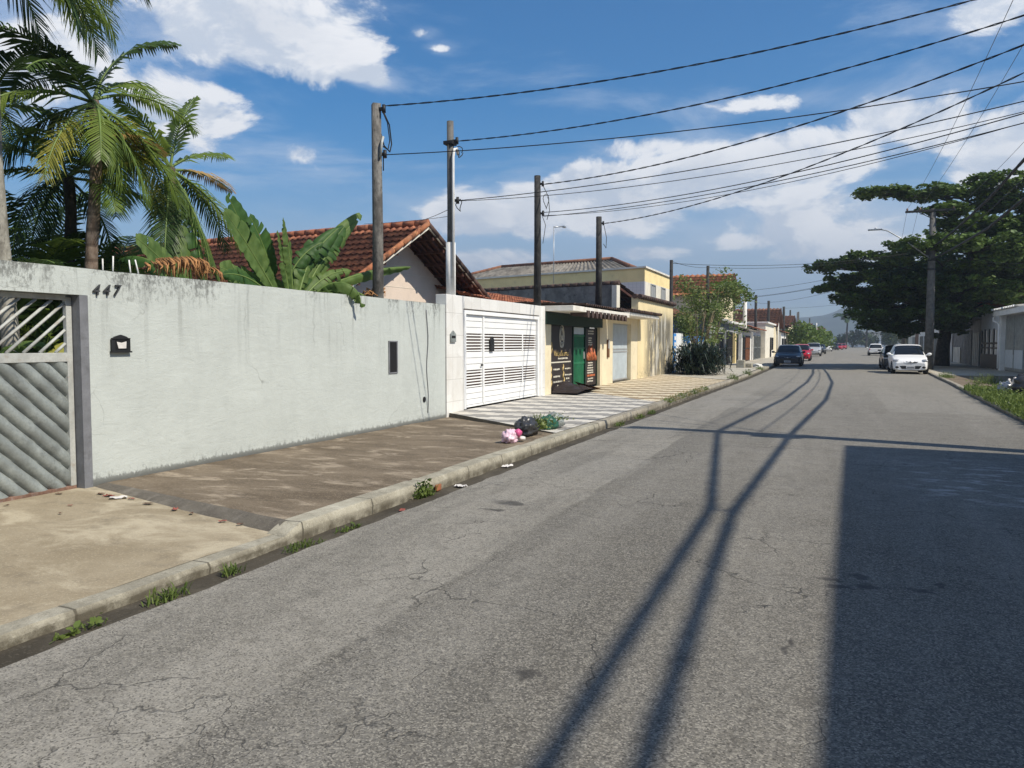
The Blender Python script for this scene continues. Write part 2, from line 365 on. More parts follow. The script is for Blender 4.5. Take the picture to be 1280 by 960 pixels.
M['cream'] = plain('cream_render', (.72,.63,.44), .85, .1, 1.5, dirt=(.45,.38,.26))
M['cream2'] = plain('pale_cream_render', (.70,.66,.56), .85, .1, 1.5, dirt=(.45,.4,.32))
M['gable'] = plain('gable_render', (.66,.55,.46), .85, .08, 1.5, dirt=(.5,.42,.36))
M['yellow'] = plain('yellow_render', (.82,.66,.34), .85, .1, 1.2, dirt=(.5,.4,.25))
M['yellow_stain'] = m_streaky('stained_yellow_render', (.72,.60,.36), (.105,.10,.085), .2, 3.4)
M['blue'] = plain('blue_paint', (.07,.26,.60), .7, .15, 1.5)
M['blue_dark'] = plain('deep_blue_paint', (.035,.11,.30), .7, .2, 1.5)
M['grey_stain'] = plain('grey_mouldy_render', (.20,.19,.175), .9, .35, 2.5, dirt=(.03,.033,.04), dk=.9)
M['grey_wall'] = plain('grey_render', (.32,.33,.34), .85, .2, 1.5, dirt=(.15,.15,.15))
M['blue_white'] = plain('pale_blue_white_render', (.80,.82,.86), .8, .08, 1.5)
M['galv'] = plain('weathered_galvanised', (.27,.295,.285), .5, .3, 4, spec=.5, metal=.1, dirt=(.13,.14,.135), dk=.75)
M['galv_light'] = plain('worn_grey_metal_paint', (.42,.43,.41), .55, .2, 6, spec=.4, dirt=(.25,.17,.11), dk=.5)
M['rust'] = plain('rusty_edge', (.19,.11,.08), .85, .4, 8, dirt=(.3,.29,.28))
M['green_door'] = plain('green_door_paint', (.018,.16,.075), .45, .2, 4)
M['green_dark'] = plain('dark_green_paint', (.008,.03,.02), .6, .2, 3)
M['roller'] = plain('pale_blue_metal', (.52,.58,.61), .5, .1, 3, dirt=(.35,.36,.36))
M['poster'] = plain('dark_poster_vinyl', (.033,.026,.026), .45, .15, 3)
M['gold'] = plain('gold_print', (.55,.40,.16), .5, .1, 5)
M['ivory'] = plain('ivory_print', (.62,.58,.48), .6, .1, 5)
M['flame'] = plain('orange_print', (.50,.13,.05), .5, .6, 9, dirt=(.6,.36,.12), dk=.9)
M['brown'] = plain('brown_paint', (.16,.075,.035), .7, .2, 4)
M['orange_wood'] = plain('orange_brown_wood', (.36,.13,.05), .6, .25, 4)
M['iron'] = plain('black_iron', (.02,.02,.021), .5, .2, 6)
M['dark_in'] = plain('dark_interior', (.012,.012,.013), .9, .2, 2)
M['roof_red'] = m_roof('clay_roof_tile', (.24,.082,.05), (.43,.17,.09), (.08,.045,.038), .6)
M['roof_edge'] = m_roof('orange_clay_edge', (.33,.12,.055), (.46,.20,.09), (.12,.06,.04), .6)
M['roof_dark'] = m_roof('blackened_roof_tile', (.075,.05,.042), (.12,.075,.06), (.03,.025,.023), .7)
M['roof_brown'] = m_roof('aged_clay_roof_tile', (.20,.085,.05), (.27,.13,.08), (.08,.05,.04), .6)
M['roof_orange'] = m_roof('orange_clay_roof_tile', (.38,.14,.065), (.46,.19,.09), (.17,.075,.045), .4)
M['roof_grey'] = m_roof('grey_fibre_roof', (.20,.18,.155), (.27,.245,.21), (.075,.068,.06), .6)
M['soffit'] = plain('dark_rafter_wood', (.085,.035,.025), .8, .3, 5)
M['pole_conc'] = m_bark('weathered_pole_concrete', (.085,.08,.075), (.20,.19,.175))
M['pole_dark'] = plain('dark_pole_concrete', (.035,.034,.033), .85, .35, 5, dirt=(.12,.115,.11), dk=.6)
M['pole_grey'] = plain('grey_pole_concrete', (.125,.12,.112), .85, .35, 5, dirt=(.05,.048,.045), dk=.85)
M['pole_white'] = plain('white_pole_paint', (.72,.71,.68), .8, .1, 5, dirt=(.4,.38,.35))
M['cable'] = plain('black_cable', (.014,.014,.015), .6, .2, 5)
M['cable_lt'] = plain('grey_cable', (.10,.10,.11), .5, .2, 5)
M['steel'] = plain('galvanised_steel', (.40,.41,.42), .4, .15, 6, metal=.6)
M['ceramic'] = gloss('insulator_glaze', (.20,.11,.08), .25)
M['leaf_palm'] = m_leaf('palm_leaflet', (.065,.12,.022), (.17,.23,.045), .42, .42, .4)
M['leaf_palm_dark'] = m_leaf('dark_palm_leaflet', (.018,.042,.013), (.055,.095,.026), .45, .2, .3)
M['leaf_palm_yel'] = m_leaf('yellowing_palm_leaflet', (.25,.27,.05), (.38,.36,.08), .5, .45, .4)
M['leaf_palm_dry'] = m_leaf('dry_palm_leaflet', (.24,.15,.05), (.33,.22,.09), .7, .2, .2)
M['leaf_banana'] = m_leaf('banana_leaf', (.06,.115,.024), (.145,.215,.06), .55, .42, .3, 6)
M['leaf_banana_dk'] = m_leaf('dark_banana_leaf', (.032,.08,.018), (.065,.135,.034), .55, .35, .3, 5)
M['midrib'] = plain('pale_leaf_midrib', (.13,.19,.05), .5, .15, 5)
M['dry'] = plain('dry_leaf', (.40,.20,.08), .8, .3, 9, dirt=(.2,.1,.05))
M['trunk_palm'] = m_bark('palm_trunk', (.20,.185,.155), (.37,.35,.30), 0)
M['trunk_fibre'] = m_bark('fibrous_palm_trunk', (.11,.075,.055), (.24,.19,.15), 30)
M['trunk_dark'] = m_bark('dark_bark', (.045,.036,.028), (.09,.075,.06))
M['leaf_tree'] = m_leaf('almond_leaf', (.022,.048,.011), (.10,.155,.03), .5, .2, .35, .9)
M['leaf_shrub'] = m_leaf('shrub_leaf', (.07,.105,.024), (.15,.19,.045), .5, .25, .3, 2)
M['leaf_agave'] = m_leaf('dark_strap_leaf', (.008,.016,.009), (.022,.038,.018), .4, .08, .4, 3)
M['leaf_hedge'] = m_leaf('hedge_leaf', (.045,.09,.012), (.11,.16,.022), .5, .25, .3, .6)
M['leaf_far'] = m_leaf('distant_leaf', (.02,.04,.014), (.045,.07,.022), .6, .1, .2, .3)
M['twig'] = plain('dry_twig', (.20,.15,.09), .9, .3, 5)
M['grass'] = m_leaf('weed_blade', (.05,.095,.018), (.13,.17,.042), .6, .3, .2, 4)
M['grass_dry'] = m_leaf('dry_weed', (.16,.14,.06), (.28,.25,.11), .8, .25, .2, 4)
M['glass'] = gloss('car_glass', (.010,.012,.014), .06, .5)
M['tyre'] = plain('tyre_rubber', (.014,.014,.014), .8, .2, 8)
M['rim'] = gloss('alloy_rim', (.35,.35,.36), .35, .5, .7)
M['plastic'] = gloss('black_plastic', (.015,.015,.016), .45, .4)
M['lamp'] = gloss('headlamp_lens', (.45,.46,.48), .1, .6, .4)
M['tail'] = gloss('red_lamp_lens', (.30,.012,.012), .15, .6)
M['plate'] = plain('number_plate', (.62,.63,.64), .4, .05, 3)
M['ink'] = plain('dark_print', (.03,.03,.035), .5, .1, 3)
M['bag_black'] = gloss('black_bin_liner', (.04,.04,.042), .36, .5)
M['bag_pink'] = plain('pink_plastic_bag', (.74,.52,.62), .4, .25, 14, spec=.5)
M['bag_magenta'] = plain('magenta_plastic', (.60,.10,.25), .4, .2, 9)
M['bag_green'] = plain('green_plastic', (.03,.11,.07), .4, .3, 7)
M['paper'] = plain('litter_paper', (.66,.63,.60), .8, .15, 20)
M['litter_red'] = plain('red_dry_leaf', (.28,.08,.06), .7, .4, 15)
M['litter_brown'] = plain('brown_dry_leaf', (.13,.07,.045), .8, .4, 15)
M['window_glass'] = gloss('window_glass', (.05,.055,.06), .1, .6)
M['alu'] = plain('aluminium', (.45,.46,.46), .4, .1, 5, metal=.4)
M['curtain'] = plain('grey_shutter', (.30,.31,.31), .7, .1, 5)
M['hill'] = plain('forest_hill', (.022,.040,.022), .9, .4, .02, fine=.2, bump=.1)

def m_white_tiles():
    g = N('white_wall_tiles'); x, y, z = g.xyz(g.pos)
    gy = g.math('ABSOLUTE', g.math('SUBTRACT', g.math('FRACT', g.math('DIVIDE', y, .44)), .5))
    gz = g.math('ABSOLUTE', g.math('SUBTRACT', g.math('FRACT', g.math('DIVIDE', z, .44)), .5))
    gr = g.rng(g.math('MAXIMUM', gy, gz), .485, .494)
    c = g.mix(g.xyz(g.vor(2.2, out='Color'))[0], (.66,.645,.61), (.74,.73,.70))
    c = g.mix(g.rng(g.noise(1.5, detail=6, rough=.7), .5, .75, 0, .3), c, (.5,.45,.38))
    c = g.mix(g.math('MULTIPLY', gr, .55), c, (.3,.28,.25))
    g.bump(g.math('MULTIPLY', gr, -1), .3, .003)
    return g.done(c, .35, .4)
M['white_tile'] = m_white_tiles()
def m_small_tiles():
    g = N('small_facade_tiles'); x, y, z = g.xyz(g.pos)
    def grid(v, p): return g.math('ABSOLUTE', g.math('SUBTRACT', g.math('FRACT', g.math('DIVIDE', v, p)), .5))
    gr = g.rng(g.math('MAXIMUM', grid(x, .25), grid(z, .2)), .44, .48, 0, .4)
    c = g.mix(g.rng(g.noise(.6, detail=4), .3, .7), (.66,.64,.62), (.74,.72,.69)); c = g.mix(gr, c, (.33,.33,.36))
    return g.done(c, .7, .3)
M['small_tile'] = m_small_tiles()
def m_alm():
    g = N('awning_pvc'); z = g.noise(3, detail=5)
    return g.done(g.mix(g.rng(z, .3, .7), (.62,.58,.5), (.74,.71,.65)), .7, .3)
M['slab'] = m_alm()
# ---------------------------------------------------------------- setting
def interp(tab, y):
    for (a, b), (c, d) in zip(tab, tab[1:]):
        if y <= c: return b + (d-b)*max(0, (y-a))/(c-a)
    return tab[-1][1]
XL = [(-14,-4.05),(12,-3.95),(35,-3.66),(60,-3.75),(100,-3.4),(140,-2.9),(200,-.7),(260,2.2),(330,6)]
XR = [(-14,3.6),(8,3.4),(17,3.5),(24,3.75),(32,4.1),(44,4.5),(60,5.0),(106,6.4),(160,9),(260,14),(330,19)]
xl = lambda y: interp(XL, y)
xr = lambda y: interp(XR, y)
def nz(x, y, s, k=0): return mnoise.noise(Vector((x*s, y*s, k)))
def ys(a, b, near=.12):
    out = [a]; 
    while out[-1] < b:
        d = max(near, abs(out[-1])*.02); out.append(min(b, out[-1]+d))
    return out

mb = MB(); mb.poly([(-2500,-300,-.3),(2500,-300,-.3),(2500,4200,-.3),(-2500,4200,-.3)])
struct(mb.build('ground', M['earth']))

def sheet(name, mat, Y, f0, f1, nx, fz):
    mb = MB(); bm = mb.bm; rows = []
    for y in Y:
        a, b = f0(y), f1(y)
        rows.append([bm.verts.new((a+(b-a)*i/nx, y, fz(a+(b-a)*i/nx, y))) for i in range(nx+1)])
    for r, s in zip(rows, rows[1:]):
        for i in range(nx):
            f = bm.faces.new((r[i], r[i+1], s[i+1], s[i])); f.smooth = True
    return struct(mb.build(name, mat))
def road_z(x, y):
    m = .5*(xl(y)+xr(y)); h = .5*(xr(y)-xl(y)); t = (x-m)/h
    return .02+.025*(1-t*t) + .006*nz(x, y, .8) - .004
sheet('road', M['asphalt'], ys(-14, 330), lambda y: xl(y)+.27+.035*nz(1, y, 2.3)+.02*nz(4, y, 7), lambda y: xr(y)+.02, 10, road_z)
sheet('gutter', M['gutter'], ys(-14, 330), lambda y: xl(y)-.03, lambda y: xl(y)+.5, 3, lambda x, y: -.008+.008*nz(x, y, 3))

def kerb(name, mat, Y, fx, w, zt, side=1, rag=.012, zf=None):
    """kerb stone strip: rounded top edge, worn face"""
    mb = MB(); bm = mb.bm; rows = []
    for y in Y:
        x = fx(y); z = zf(y) if zf else zt
        e = rag*nz(2, y, 1.7) + rag*.7*nz(5, y, 6)
        j = -.008 if (abs((y/1.0) % 1.0) < .03) else 0
        prof = [(.0+e, -.08), (.005+e, z*.55+rag*nz(9, y, 5)), (-.012+e, z-.010+j), (-.018+e*.5, z+j+.3*rag*nz(7, y, 4)), (-w, z+j*.5+.002), (-w-.01, -.05)]
        rows.append([bm.verts.new((x+side*p, y, q)) for p, q in prof])
    for r, s in zip(rows, rows[1:]):
        for i in range(len(r)-1):
            f = bm.faces.new((r[i], r[i+1], s[i+1], s[i])); f.smooth = i == 1
    return struct(mb.build(name, mat))
kerb('driveway_kerb', M['kerb'], ys(-14, 4.97, .08), xl, .15, .09, zf=lambda y: .069+.008*nz(3, y, .9))
def kz(y): return .068+.070*min(1, max(0, (y-4.88)/.19))**.8 + .012*nz(8, y, .5)
kerb('kerb', M['kerb'], ys(4.87, 13.5, .06), xl, .20, .165, zf=kz)
kerb('old_kerb', M['kerb_old'], ys(13.5, 46, .12), xl, .16, .145, rag=.035)
kerb('far_kerb', M['kerb'], ys(46, 330), xl, .16, .15)
kerb('opposite_kerb', M['kerb_old'], ys(-14, 330), xr, .15, .11, side=-1, rag=.03)

XW = -7.0
def line(p, q): return lambda x: p[1] + (q[1]-p[1])*(x-p[0])/(q[0]-p[0])
L1 = line((-7, 5.62), (-4.15, 4.97)); L2 = line((-7, 13.5), (-4.15, 11.7)); L3 = line((-7, 21.5), (-4.1, 18.9)); L4 = line((-7, 33.6), (-4.1, 31.2))
def pave(name, mat, la, lb, ny, zf, x0=-7.02, xin=.168, nx=24):
    mb = MB()
    def fn(u, v):
        x = x0 + (-4.15-x0)*u
        y = la(x) + (lb(x)-la(x))*v
        x = x0 + (xl(y)-xin-x0)*u
        return (x, y, zf(x, y))
    mb.grid(fn, nx, ny); return struct(mb.build(name, mat))
pave('driveway', M['walk_tan'], lambda x: -14, lambda x: L1(x)-.02, 120, lambda x, y: .071+.05*min(1, max(0, (-4.2-x)/2.8))+.006*nz(x, y, 1.1), x0=-7.75, xin=.145)
pave('pavement', M['walk_dark'], lambda x: L1(x)+.10, L2, 60, lambda x, y: .136+.006*min(1, max(0, (-4.3-x)/2.6))+.006*nz(x, y, 1.3)+.003*nz(x, y, 6))
# sloping step between driveway and pavement
mb = MB()
def fn(u, v):
    x = -7.0+2.86*u; y = L1(x)-.06+.17*v
    z0 = .070+.05*min(1, max(0, (-4.2-x)/2.8)); z1 = .135+.006*min(1, max(0, (-4.3-x)/2.6))
    return (x, y+.02*nz(x, 3, 3), z0-.004+(z1-z0+.008)*min(1, v*1.25)**.75)
mb.grid(fn, 40, 8); struct(mb.build('pavement_step', M['ramp']))
def tz(x, y): return .150 + .075*min(1, max(0, (-4.2-x)/2.8))
pave('tiled_pavement', M['tile_grey'], L2, L3, 30, tz)
pave('ochre_tiled_pavement', M['tile_yellow'], L3, L4, 40, lambda x, y: tz(x, y)+.002*nz(x, y, 2))
mb = MB(); mb.grid(lambda u, v: (-7.0+2.83*u, L2(-7.0+2.83*u)-.004, .10+(tz(-7.0+2.83*u, 13)-.10)*v), 10, 1); struct(mb.build('tile_edge', M['ramp']))
pave('pale_pavement', M['walk_pale'], L4, lambda x: 46, 30, lambda x, y: .17+.04*max(0, (-4.2-x)/2.8)+.01*nz(x, y, .8))
sheet('far_pavement', M['walk_pale'], ys(46, 330), lambda y: xl(y)-12, lambda y: xl(y)-.165, 3, lambda x, y: .155)
sheet('opposite_pavement', M['walk_dark'], ys(-14, 41), lambda y: xr(y)+.14, lambda y: xr(y)+14, 6, lambda x, y: .09+.01*nz(x, y, .9))
sheet('opposite_far_pavement', M['walk_pale'], ys(41, 330), lambda y: xr(y)+.14, lambda y: xr(y)+14, 6, lambda x, y: .10+.01*nz(x, y, .9))

# ---------------------------------------------------------------- wall of number 447
mb = MB(); bm = mb.bm
WZ = 2.355
def wtop(y): return WZ + .006*nz(1, y, .7) + .004*nz(2, y, 4)
def wall_front(y0, y1, z0, zf, ny, nzv):
    mb.grid(lambda u, v: (XW + .006*nz(y0+(y1-y0)*u, v*2, .9), y0+(y1-y0)*u, z0+(zf(y0+(y1-y0)*u)-z0)*v), ny, nzv)
wall_front(5.56, 13.36, .05, wtop, 70, 14)
wall_front(-6, 5.56, 2.085, wtop, 80, 3)
mb.grid(lambda u, v: (XW-.2*v, -6+19.36*u, wtop(-6+19.36*u)), 150, 1)                       # top
mb.poly([(XW-.2, 5.56, .0), (XW-.2, 13.36, .0), (XW-.2, 13.36, WZ), (XW-.2, 5.56, WZ)])     # back
mb.poly([(XW-.2, -6, 2.085), (XW-.2, 5.56, 2.085), (XW-.2, 5.56, WZ), (XW-.2, -6, WZ)])
mb.poly([(XW, -6, 2.085), (XW, 5.56, 2.085), (XW-.2, 5.56, 2.085), (XW-.2, -6, 2.085)])
mb.poly([(XW, 13.36, .05), (XW-.2, 13.36, .05), (XW-.2, 13.36, WZ), (XW, 13.36, WZ)])
wall = mb.build('boundary_wall', M['wall447'], fixn=False)
tag(wall, 'long grey-white rendered wall with house number 447 and mould under its top edge', 'wall')
mb = MB(); mb.box(XW-.23, XW+.004, 5.47, 5.565, .02, 2.083)
mb.build('gate_jamb', M['jamb'], wall)
mb = MB()
for i, ch in enumerate('447'):
    text_bm(mb, ch, onface(XW+.012, 5.65+.122*i, 2.14+.006*i), .165, .010, shear=.25)
mb.build('house_number', M['numeral'], wall)
mb = MB(); mb.prism([(-.115,-.07),(.115,-.07),(.115,.055),(.07,.085),(0,.105),(-.07,.085),(-.115,.055)], 0, .022, lambda u, v, h: (XW+.004+h, 5.93+u, 1.585+v))
mb.box(XW+.004, XW+.04, 5.805, 6.055, 1.50, 1.516); mb.box(XW+.006, XW+.036, 5.82, 6.04, 1.645, 1.655)
lbx = mb.build('letterbox', M['iron'], wall)
mb = MB(); mb.box(XW+.0265, XW+.031, 5.86, 6.0, 1.535, 1.635); mb.build('letter_slot', M['dark_in'], lbx)
mb = MB(); mb.poly([(XW+.033, 5.87, 1.615), (XW+.033, 5.89, 1.545), (XW+.033, 5.985, 1.545), (XW+.033, 5.99, 1.62), (XW+.033, 5.93, 1.605)]); mb.build('letter', M['paper'], lbx)
mb = MB(); mb.box(XW+.002, XW+.008, 11.30, 11.53, 1.10, 1.62); mt = mb.build('meter_niche', M['dark_in'], wall)
mb = MB()
for a, b, c, d in ((11.27,11.3,1.08,1.64),(11.53,11.56,1.08,1.64),(11.3,11.53,1.62,1.64),(11.3,11.53,1.08,1.10)): mb.box(XW+.002, XW+.016, a, b, c, d)
mb.build('niche_frame', M['jamb'], mt)
mb = MB(); mb.tube([(XW-.05, 12.5, .555), (XW+.012, 12.5, .555)], .055, 12); mb.build('drain_hole', M['dark_in'], wall)
mb = MB(); mb.tube([(XW+.012, 12.62+.03*math.sin(k*.9), .3+k*.16) for k in range(13)], .008, 5); mb.build('plaster_crack', M['jamb'], wall)
for i, (y, h, lean) in enumerate(((5.86,.13,0),(5.98,.17,.01),(6.21,.15,-.02),(6.32,.16,-.05))):
    mb = MB(); mb.tube([(XW-.13, y, 2.33), (XW-.13, y+lean, 2.36+h)], .008, 6); mb.build('rebar_stub', M['pole_white'], wall)

# grey sheet-metal gate
gt = thing('metal_gate', 'grey sheet metal gate with diagonal half-round ribs and open bars above', 'gate', (XW-.2, 5.4, .1))
GX0, GX1 = XW-.15, XW-.10
g0, g1, zb, zm, zt_ = 1.6, 5.46, .155, 1.46, 2.06
mb = MB()
mb.box(GX0, GX1, g1-.06, g1, zb, zt_, .004); mb.box(GX0, GX1, g0, g0+.06, zb, zt_, .004)
mb.box(GX0+.002, GX1+.004, g0+.06, g1-.06, zm-.045, zm+.045, .004); mb.box(GX0, GX1, g0+.06, g1-.06, zt_-.03, zt_+.02, .004)
fr = under(mb.build('gate_frame', M['galv_light']), gt)
mb = MB(); mb.box(GX0, GX1, g0, g1, zb-.055, zb, .004); under(mb.build('bottom_rail', M['rust']), gt)
# diagonal half-round ribs (falling to the right)
mb = MB(); y0, y1, z0, z1 = g0+.06, g1-.06, zb, zm-.045
sl = -.93; wv = .135
def ribs(u, v):
    y = y0+(y1-y0)*u; z = z0+(z1-z0)*v
    c = (z - sl*y)/math.sqrt(1+sl*sl)
    k = c/wv; f = k-math.floor(k)
    return (GX0-.015+.065*math.sqrt(max(0, 1-(2*f-1)**2)), y, z)
mb.grid(ribs, 400, 150); under(mb.build('ribbed_panel', M['galv']), gt)
# open bars (rising to the right)
mb = MB(); z0, z1 = zm+.045, zt_-.03
for k in range(-6, 24):
    ya = g0+.06+k*.165; dz = z1-z0; dy = dz/.82
    a, b, za, zb2 = ya, ya+dy, z0, z1
    lo, hi = g0+.06, g1-.06
    if b < lo or a > hi: continue
    if a < lo: za = z0+(lo-a)*.82; a = lo
    if b > hi: zb2 = z1-(b-hi)*.82; b = hi
    mb.tube([(GX0+.025, a, za), (GX0+.025, b, zb2)], .017, 4)
under(mb.build('diagonal_bars', M['galv_light']), gt)

# ---------------------------------------------------------------- white tiled gateway
y0, y1, zt2 = 13.38, 18.95, 2.56
ga, gb, gzb, gzt = 14.15, 18.5, .24, 2.28
mb = MB()
mb.box(XW-.22, XW+.02, y0, ga-.02, .05, zt2, .008); mb.box(XW-.22, XW+.02, gb+.02, y1, .05, zt2, .008)
mb.box(XW-.22, XW+.018, ga-.02, gb+.02, gzt+.03, zt2-.001, .006)
ww = tag(mb.build('gateway_wall', M['white_tile']), 'white tiled gateway wall framing the white louvred gate', 'wall')
mb = MB(); mb.prism([(-.11,-.1),(.11,-.1),(.11,.06),(0,.13),(-.11,.06)], 0, .03, lambda u, v, h: (XW+.021+h, 13.62+u, 1.72+v))
lb2 = mb.build('letterbox', M['galv'], ww)
mb = MB(); mb.box(XW+.051, XW+.056, 13.54, 13.7, 1.70, 1.75); mb.build('letter_slot', M['dark_in'], lb2)
mb = MB(); mb.box(XW+.02, XW+.03, 18.62, 18.72, .25, zt2-.02); mb.build('pillar_trim', M['white_paint'], ww)
wg = thing('louvred_gate', 'white metal gate of horizontal slats with louvred bands and a wicket door', 'gate', (XW, (ga+gb)/2, gzb))
GX = XW-.06
mb = MB()
for a, b in ((ga, ga+.1), (gb-.09, gb)): mb.box(GX-.03, GX+.085, a, b, gzb, gzt, .006)
mb.box(GX-.03, GX+.083, ga+.1, gb-.09, gzt-.08, gzt, .006); mb.box(GX-.03, GX+.04, ga+.1, gb-.09, gzb+.02, gzb+.06, .004)
under(mb.build('gate_frame', M['white_paint']), wg)
bands = ((.66, 1.03), (1.42, 1.80))       # louvred (z above ground)
def slats(name, ya, yb, parent):
    mb = MB(); z = gzb+.065
    zs = []
    segs = [(gzb+.065, bands[0][0]), (bands[0][1], bands[1][0]), (bands[1][1], gzt-.085)]
    for a, b in segs:
        n = max(1, round((b-a)/.135)); h = (b-a)/n
        for i in range(n): mb.box(GX-.01, GX+.03, ya, yb, a+i*h+.005, a+(i+1)*h-.005, .005)
    for a, b in bands:
        n = 6; h = (b-a)/n
        for i in range(n): mb.box(GX-.005, GX+.028, ya, yb, a+i*h+.012, a+i*h+.040, .004)
    return under(mb.build(name, M['white_paint']), parent)
yw = ga+1.02
door = slats('wicket_door', ga+.13, yw-.035, wg)
slats('slat_panel', yw+.035, gb-.11, wg)
mb = MB(); mb.box(GX-.02, GX+.055, yw-.03, yw+.03, gzb+.06, gzt-.08); mb.box(GX-.02, GX+.045, ga+.1, ga+.127, gzb+.06, gzt-.08)
for yy in (yw+1.15, yw+2.3):
    for a, b in bands: mb.box(GX+.029, GX+.037, yy-.03, yy+.03, a-.01, b+.01)
islands(mb, 'mullion', M['white_paint'], wg)
mb = MB(); mb.box(GX-.05, GX-.03, ga+.1, gb-.09, .62, 1.06); mb.box(GX-.05, GX-.03, ga+.1, gb-.09, 1.39, 1.83); islands(mb, 'backing_board', M['brown'], wg)
mb = MB(); mb.box(GX+.037, GX+.075, yw+.32, yw+.52, 1.42, 1.66, .01); mb.prism([(-.11,0),(.11,0),(0,.09)], 0, .04, lambda u, v, h: (GX+.037+h, yw+.42+u, 1.66+v)); under(mb.build('intercom', M['iron']), wg)
mb = MB(); mb.tube([(GX+.03, yw-.09, 1.13), (GX+.075, yw-.09, 1.13)], .022, 8); mb.tube([(GX+.07, yw-.09, 1.13), (GX+.07, yw-.16, 1.125)], .012, 6); mb.build('door_handle', M['iron'], door)
def tile_roof(mb, P, U, V, wu, lv, tile=.2, row=.36, amp=.032, seg=6, mi=0, taper=None):
    """barrel-tile surface: waves along the eave (U), overlapping courses down the slope (V)"""
    P, U, V = Vector(P), Vector(U).normalized(), Vector(V).normalized(); n = U.cross(V)
    if n.z < 0: n = -n
    nt = max(1, round(wu/tile)); nr = max(1, round(lv/row)); bm = mb.bm; prev = None
    for r in range(nr):
        for e in (0, 1):
            d = (r+e)*lv/nr + (.03 if e else 0)
            ring = []
            for k in range(nt*seg+1):
                u = k/(nt*seg)*wu; c = int(k/seg)
                j = .008*(((c*7919+r*104729) % 17)/17-.5)
                h = amp*math.cos(2*math.pi*k/seg) + (.035 if e else 0) + j
                if taper: 
                    a, b = taper(d/lv); u = a+(b-a)*k/(nt*seg)
                ring.append(bm.verts.new(P+U*u+V*(d+j)+n*h))
            if prev:
                for a, b, c2, d2 in zip(prev, prev[1:], ring[1:], ring):
                    f = bm.faces.new((a, b, c2, d2)); f.smooth = bool(e); f.material_index = mi
            prev = ring
    return mb

# ---------------------------------------------------------------- house behind the 447 wall (gable towards the street)
A = Vector((-9.5, 17.23, 4.58)); ang = R(85)
D = Vector((-math.sin(ang), math.cos(ang), 0)); E_ = Vector((math.cos(ang), math.sin(ang), 0))   # D: back from the street, E_: along the street (away)
house = thing('tiled_house', 'house with mossy red clay tile gable roof standing behind the 447 wall', 'house', (-12, 17.2, 0))
def loc3(d, e, z): return A + D*d + E_*e + Vector((0, 0, z))
sl = math.tan(R(29)); HW = 4.6; LR = 12.5; OV = .95
cs = math.cos(R(29)); sn = math.sin(R(29))
mb = MB(); tile_roof(mb, loc3(-.02, 0, 0), D, -E_*cs+Vector((0,0,-sn)), LR, HW/cs); rf1 = under(mb.build('roof', M['roof_red']), house)
mb = MB(); tile_roof(mb, loc3(-.02, 0, 0), D, E_*cs+Vector((0,0,-sn)), LR, HW/cs); under(mb.build('roof', M['roof_red']), house)
for s in (-1, 1):   # verge tiles, capping and ridge
    mb = MB()
    for k in range(13):
        t0, t1 = k*HW/13, (k+1)*HW/13+.06
        mb.tube([loc3(-.0, s*t0, -t0*sl+.03), loc3(-.0, s*t1, -t1*sl+.01)], [.065, .08], 8)
    under(mb.build('verge_tiles', M['roof_edge' if s < 0 else 'roof_dark']), house)
mb = MB()
for k in range(34): mb.tube([loc3(k*LR/34, 0, .05), loc3((k+1)*LR/34+.05, 0, .06)], [.10, .085], 8)
under(mb.build('ridge_tiles', M['roof_red']), house)
mb = MB()
for s in (-1, 1):
    pts = [(0, -.06), (HW, -HW*sl-.06), (HW, -HW*sl-(.11 if s < 0 else .07)), (0, -(.11 if s < 0 else .07))]
    mb.prism([(s*u, v) for u, v in pts], -.02, .02, lambda u, v, h: loc3(h, u, v))
islands(mb, 'verge_board', M['cream2'], house)
mb = MB()
for s in (-1, 1):   # rafters and boards seen from below
    mb.poly([loc3(.03, 0, -.09), loc3(.03, s*HW, -HW*sl-.09), loc3(LR, s*HW, -HW*sl-.09), loc3(LR, 0, -.09)])
    for k in range(5):
        d0 = .12+k*.2
        mb.prism([(0, -.1), (s*HW, -HW*sl-.1), (s*HW, -HW*sl-.17), (0, -.17)], d0, d0+.05, lambda u, v, h: loc3(h, u, v))
    for k in range(9):
        e = s*(k+.6)*HW/9.5; mb.prism([(-.04, 0), (.04, 0), (.04, -.09), (-.04, -.09)], .03, OV+.4, lambda u, v, h: loc3(h, e+u, v-abs(e)*sl-.1))
under(mb.build('rafters', M['soffit']), house)
mb = MB(); W2 = HW-.35
mb.prism([(-W2, -5), (-W2, -W2*sl-.1), (0, -.1), (W2, -W2*sl-.1), (W2, -5)], OV, LR-.3, lambda u, v, h: loc3(h, u, v)); under(mb.build('wall', M['gable']), house)
mb = MB()   # joints of the gable blockwork
for k in range(9): 
    z = -.45-k*.36; w = min(W2-.1, (-z-.16)/sl)
    if w > .1: mb.box(-.004, .004, -w, w, -.004, .004, M=Matrix.Translation(loc3(OV-.003, 0, z)) @ Matrix.Rotation(math.atan2(E_.y, E_.x)-math.pi/2, 4, 'Z'))
under(mb.build('block_joints', M['cream2']), house)

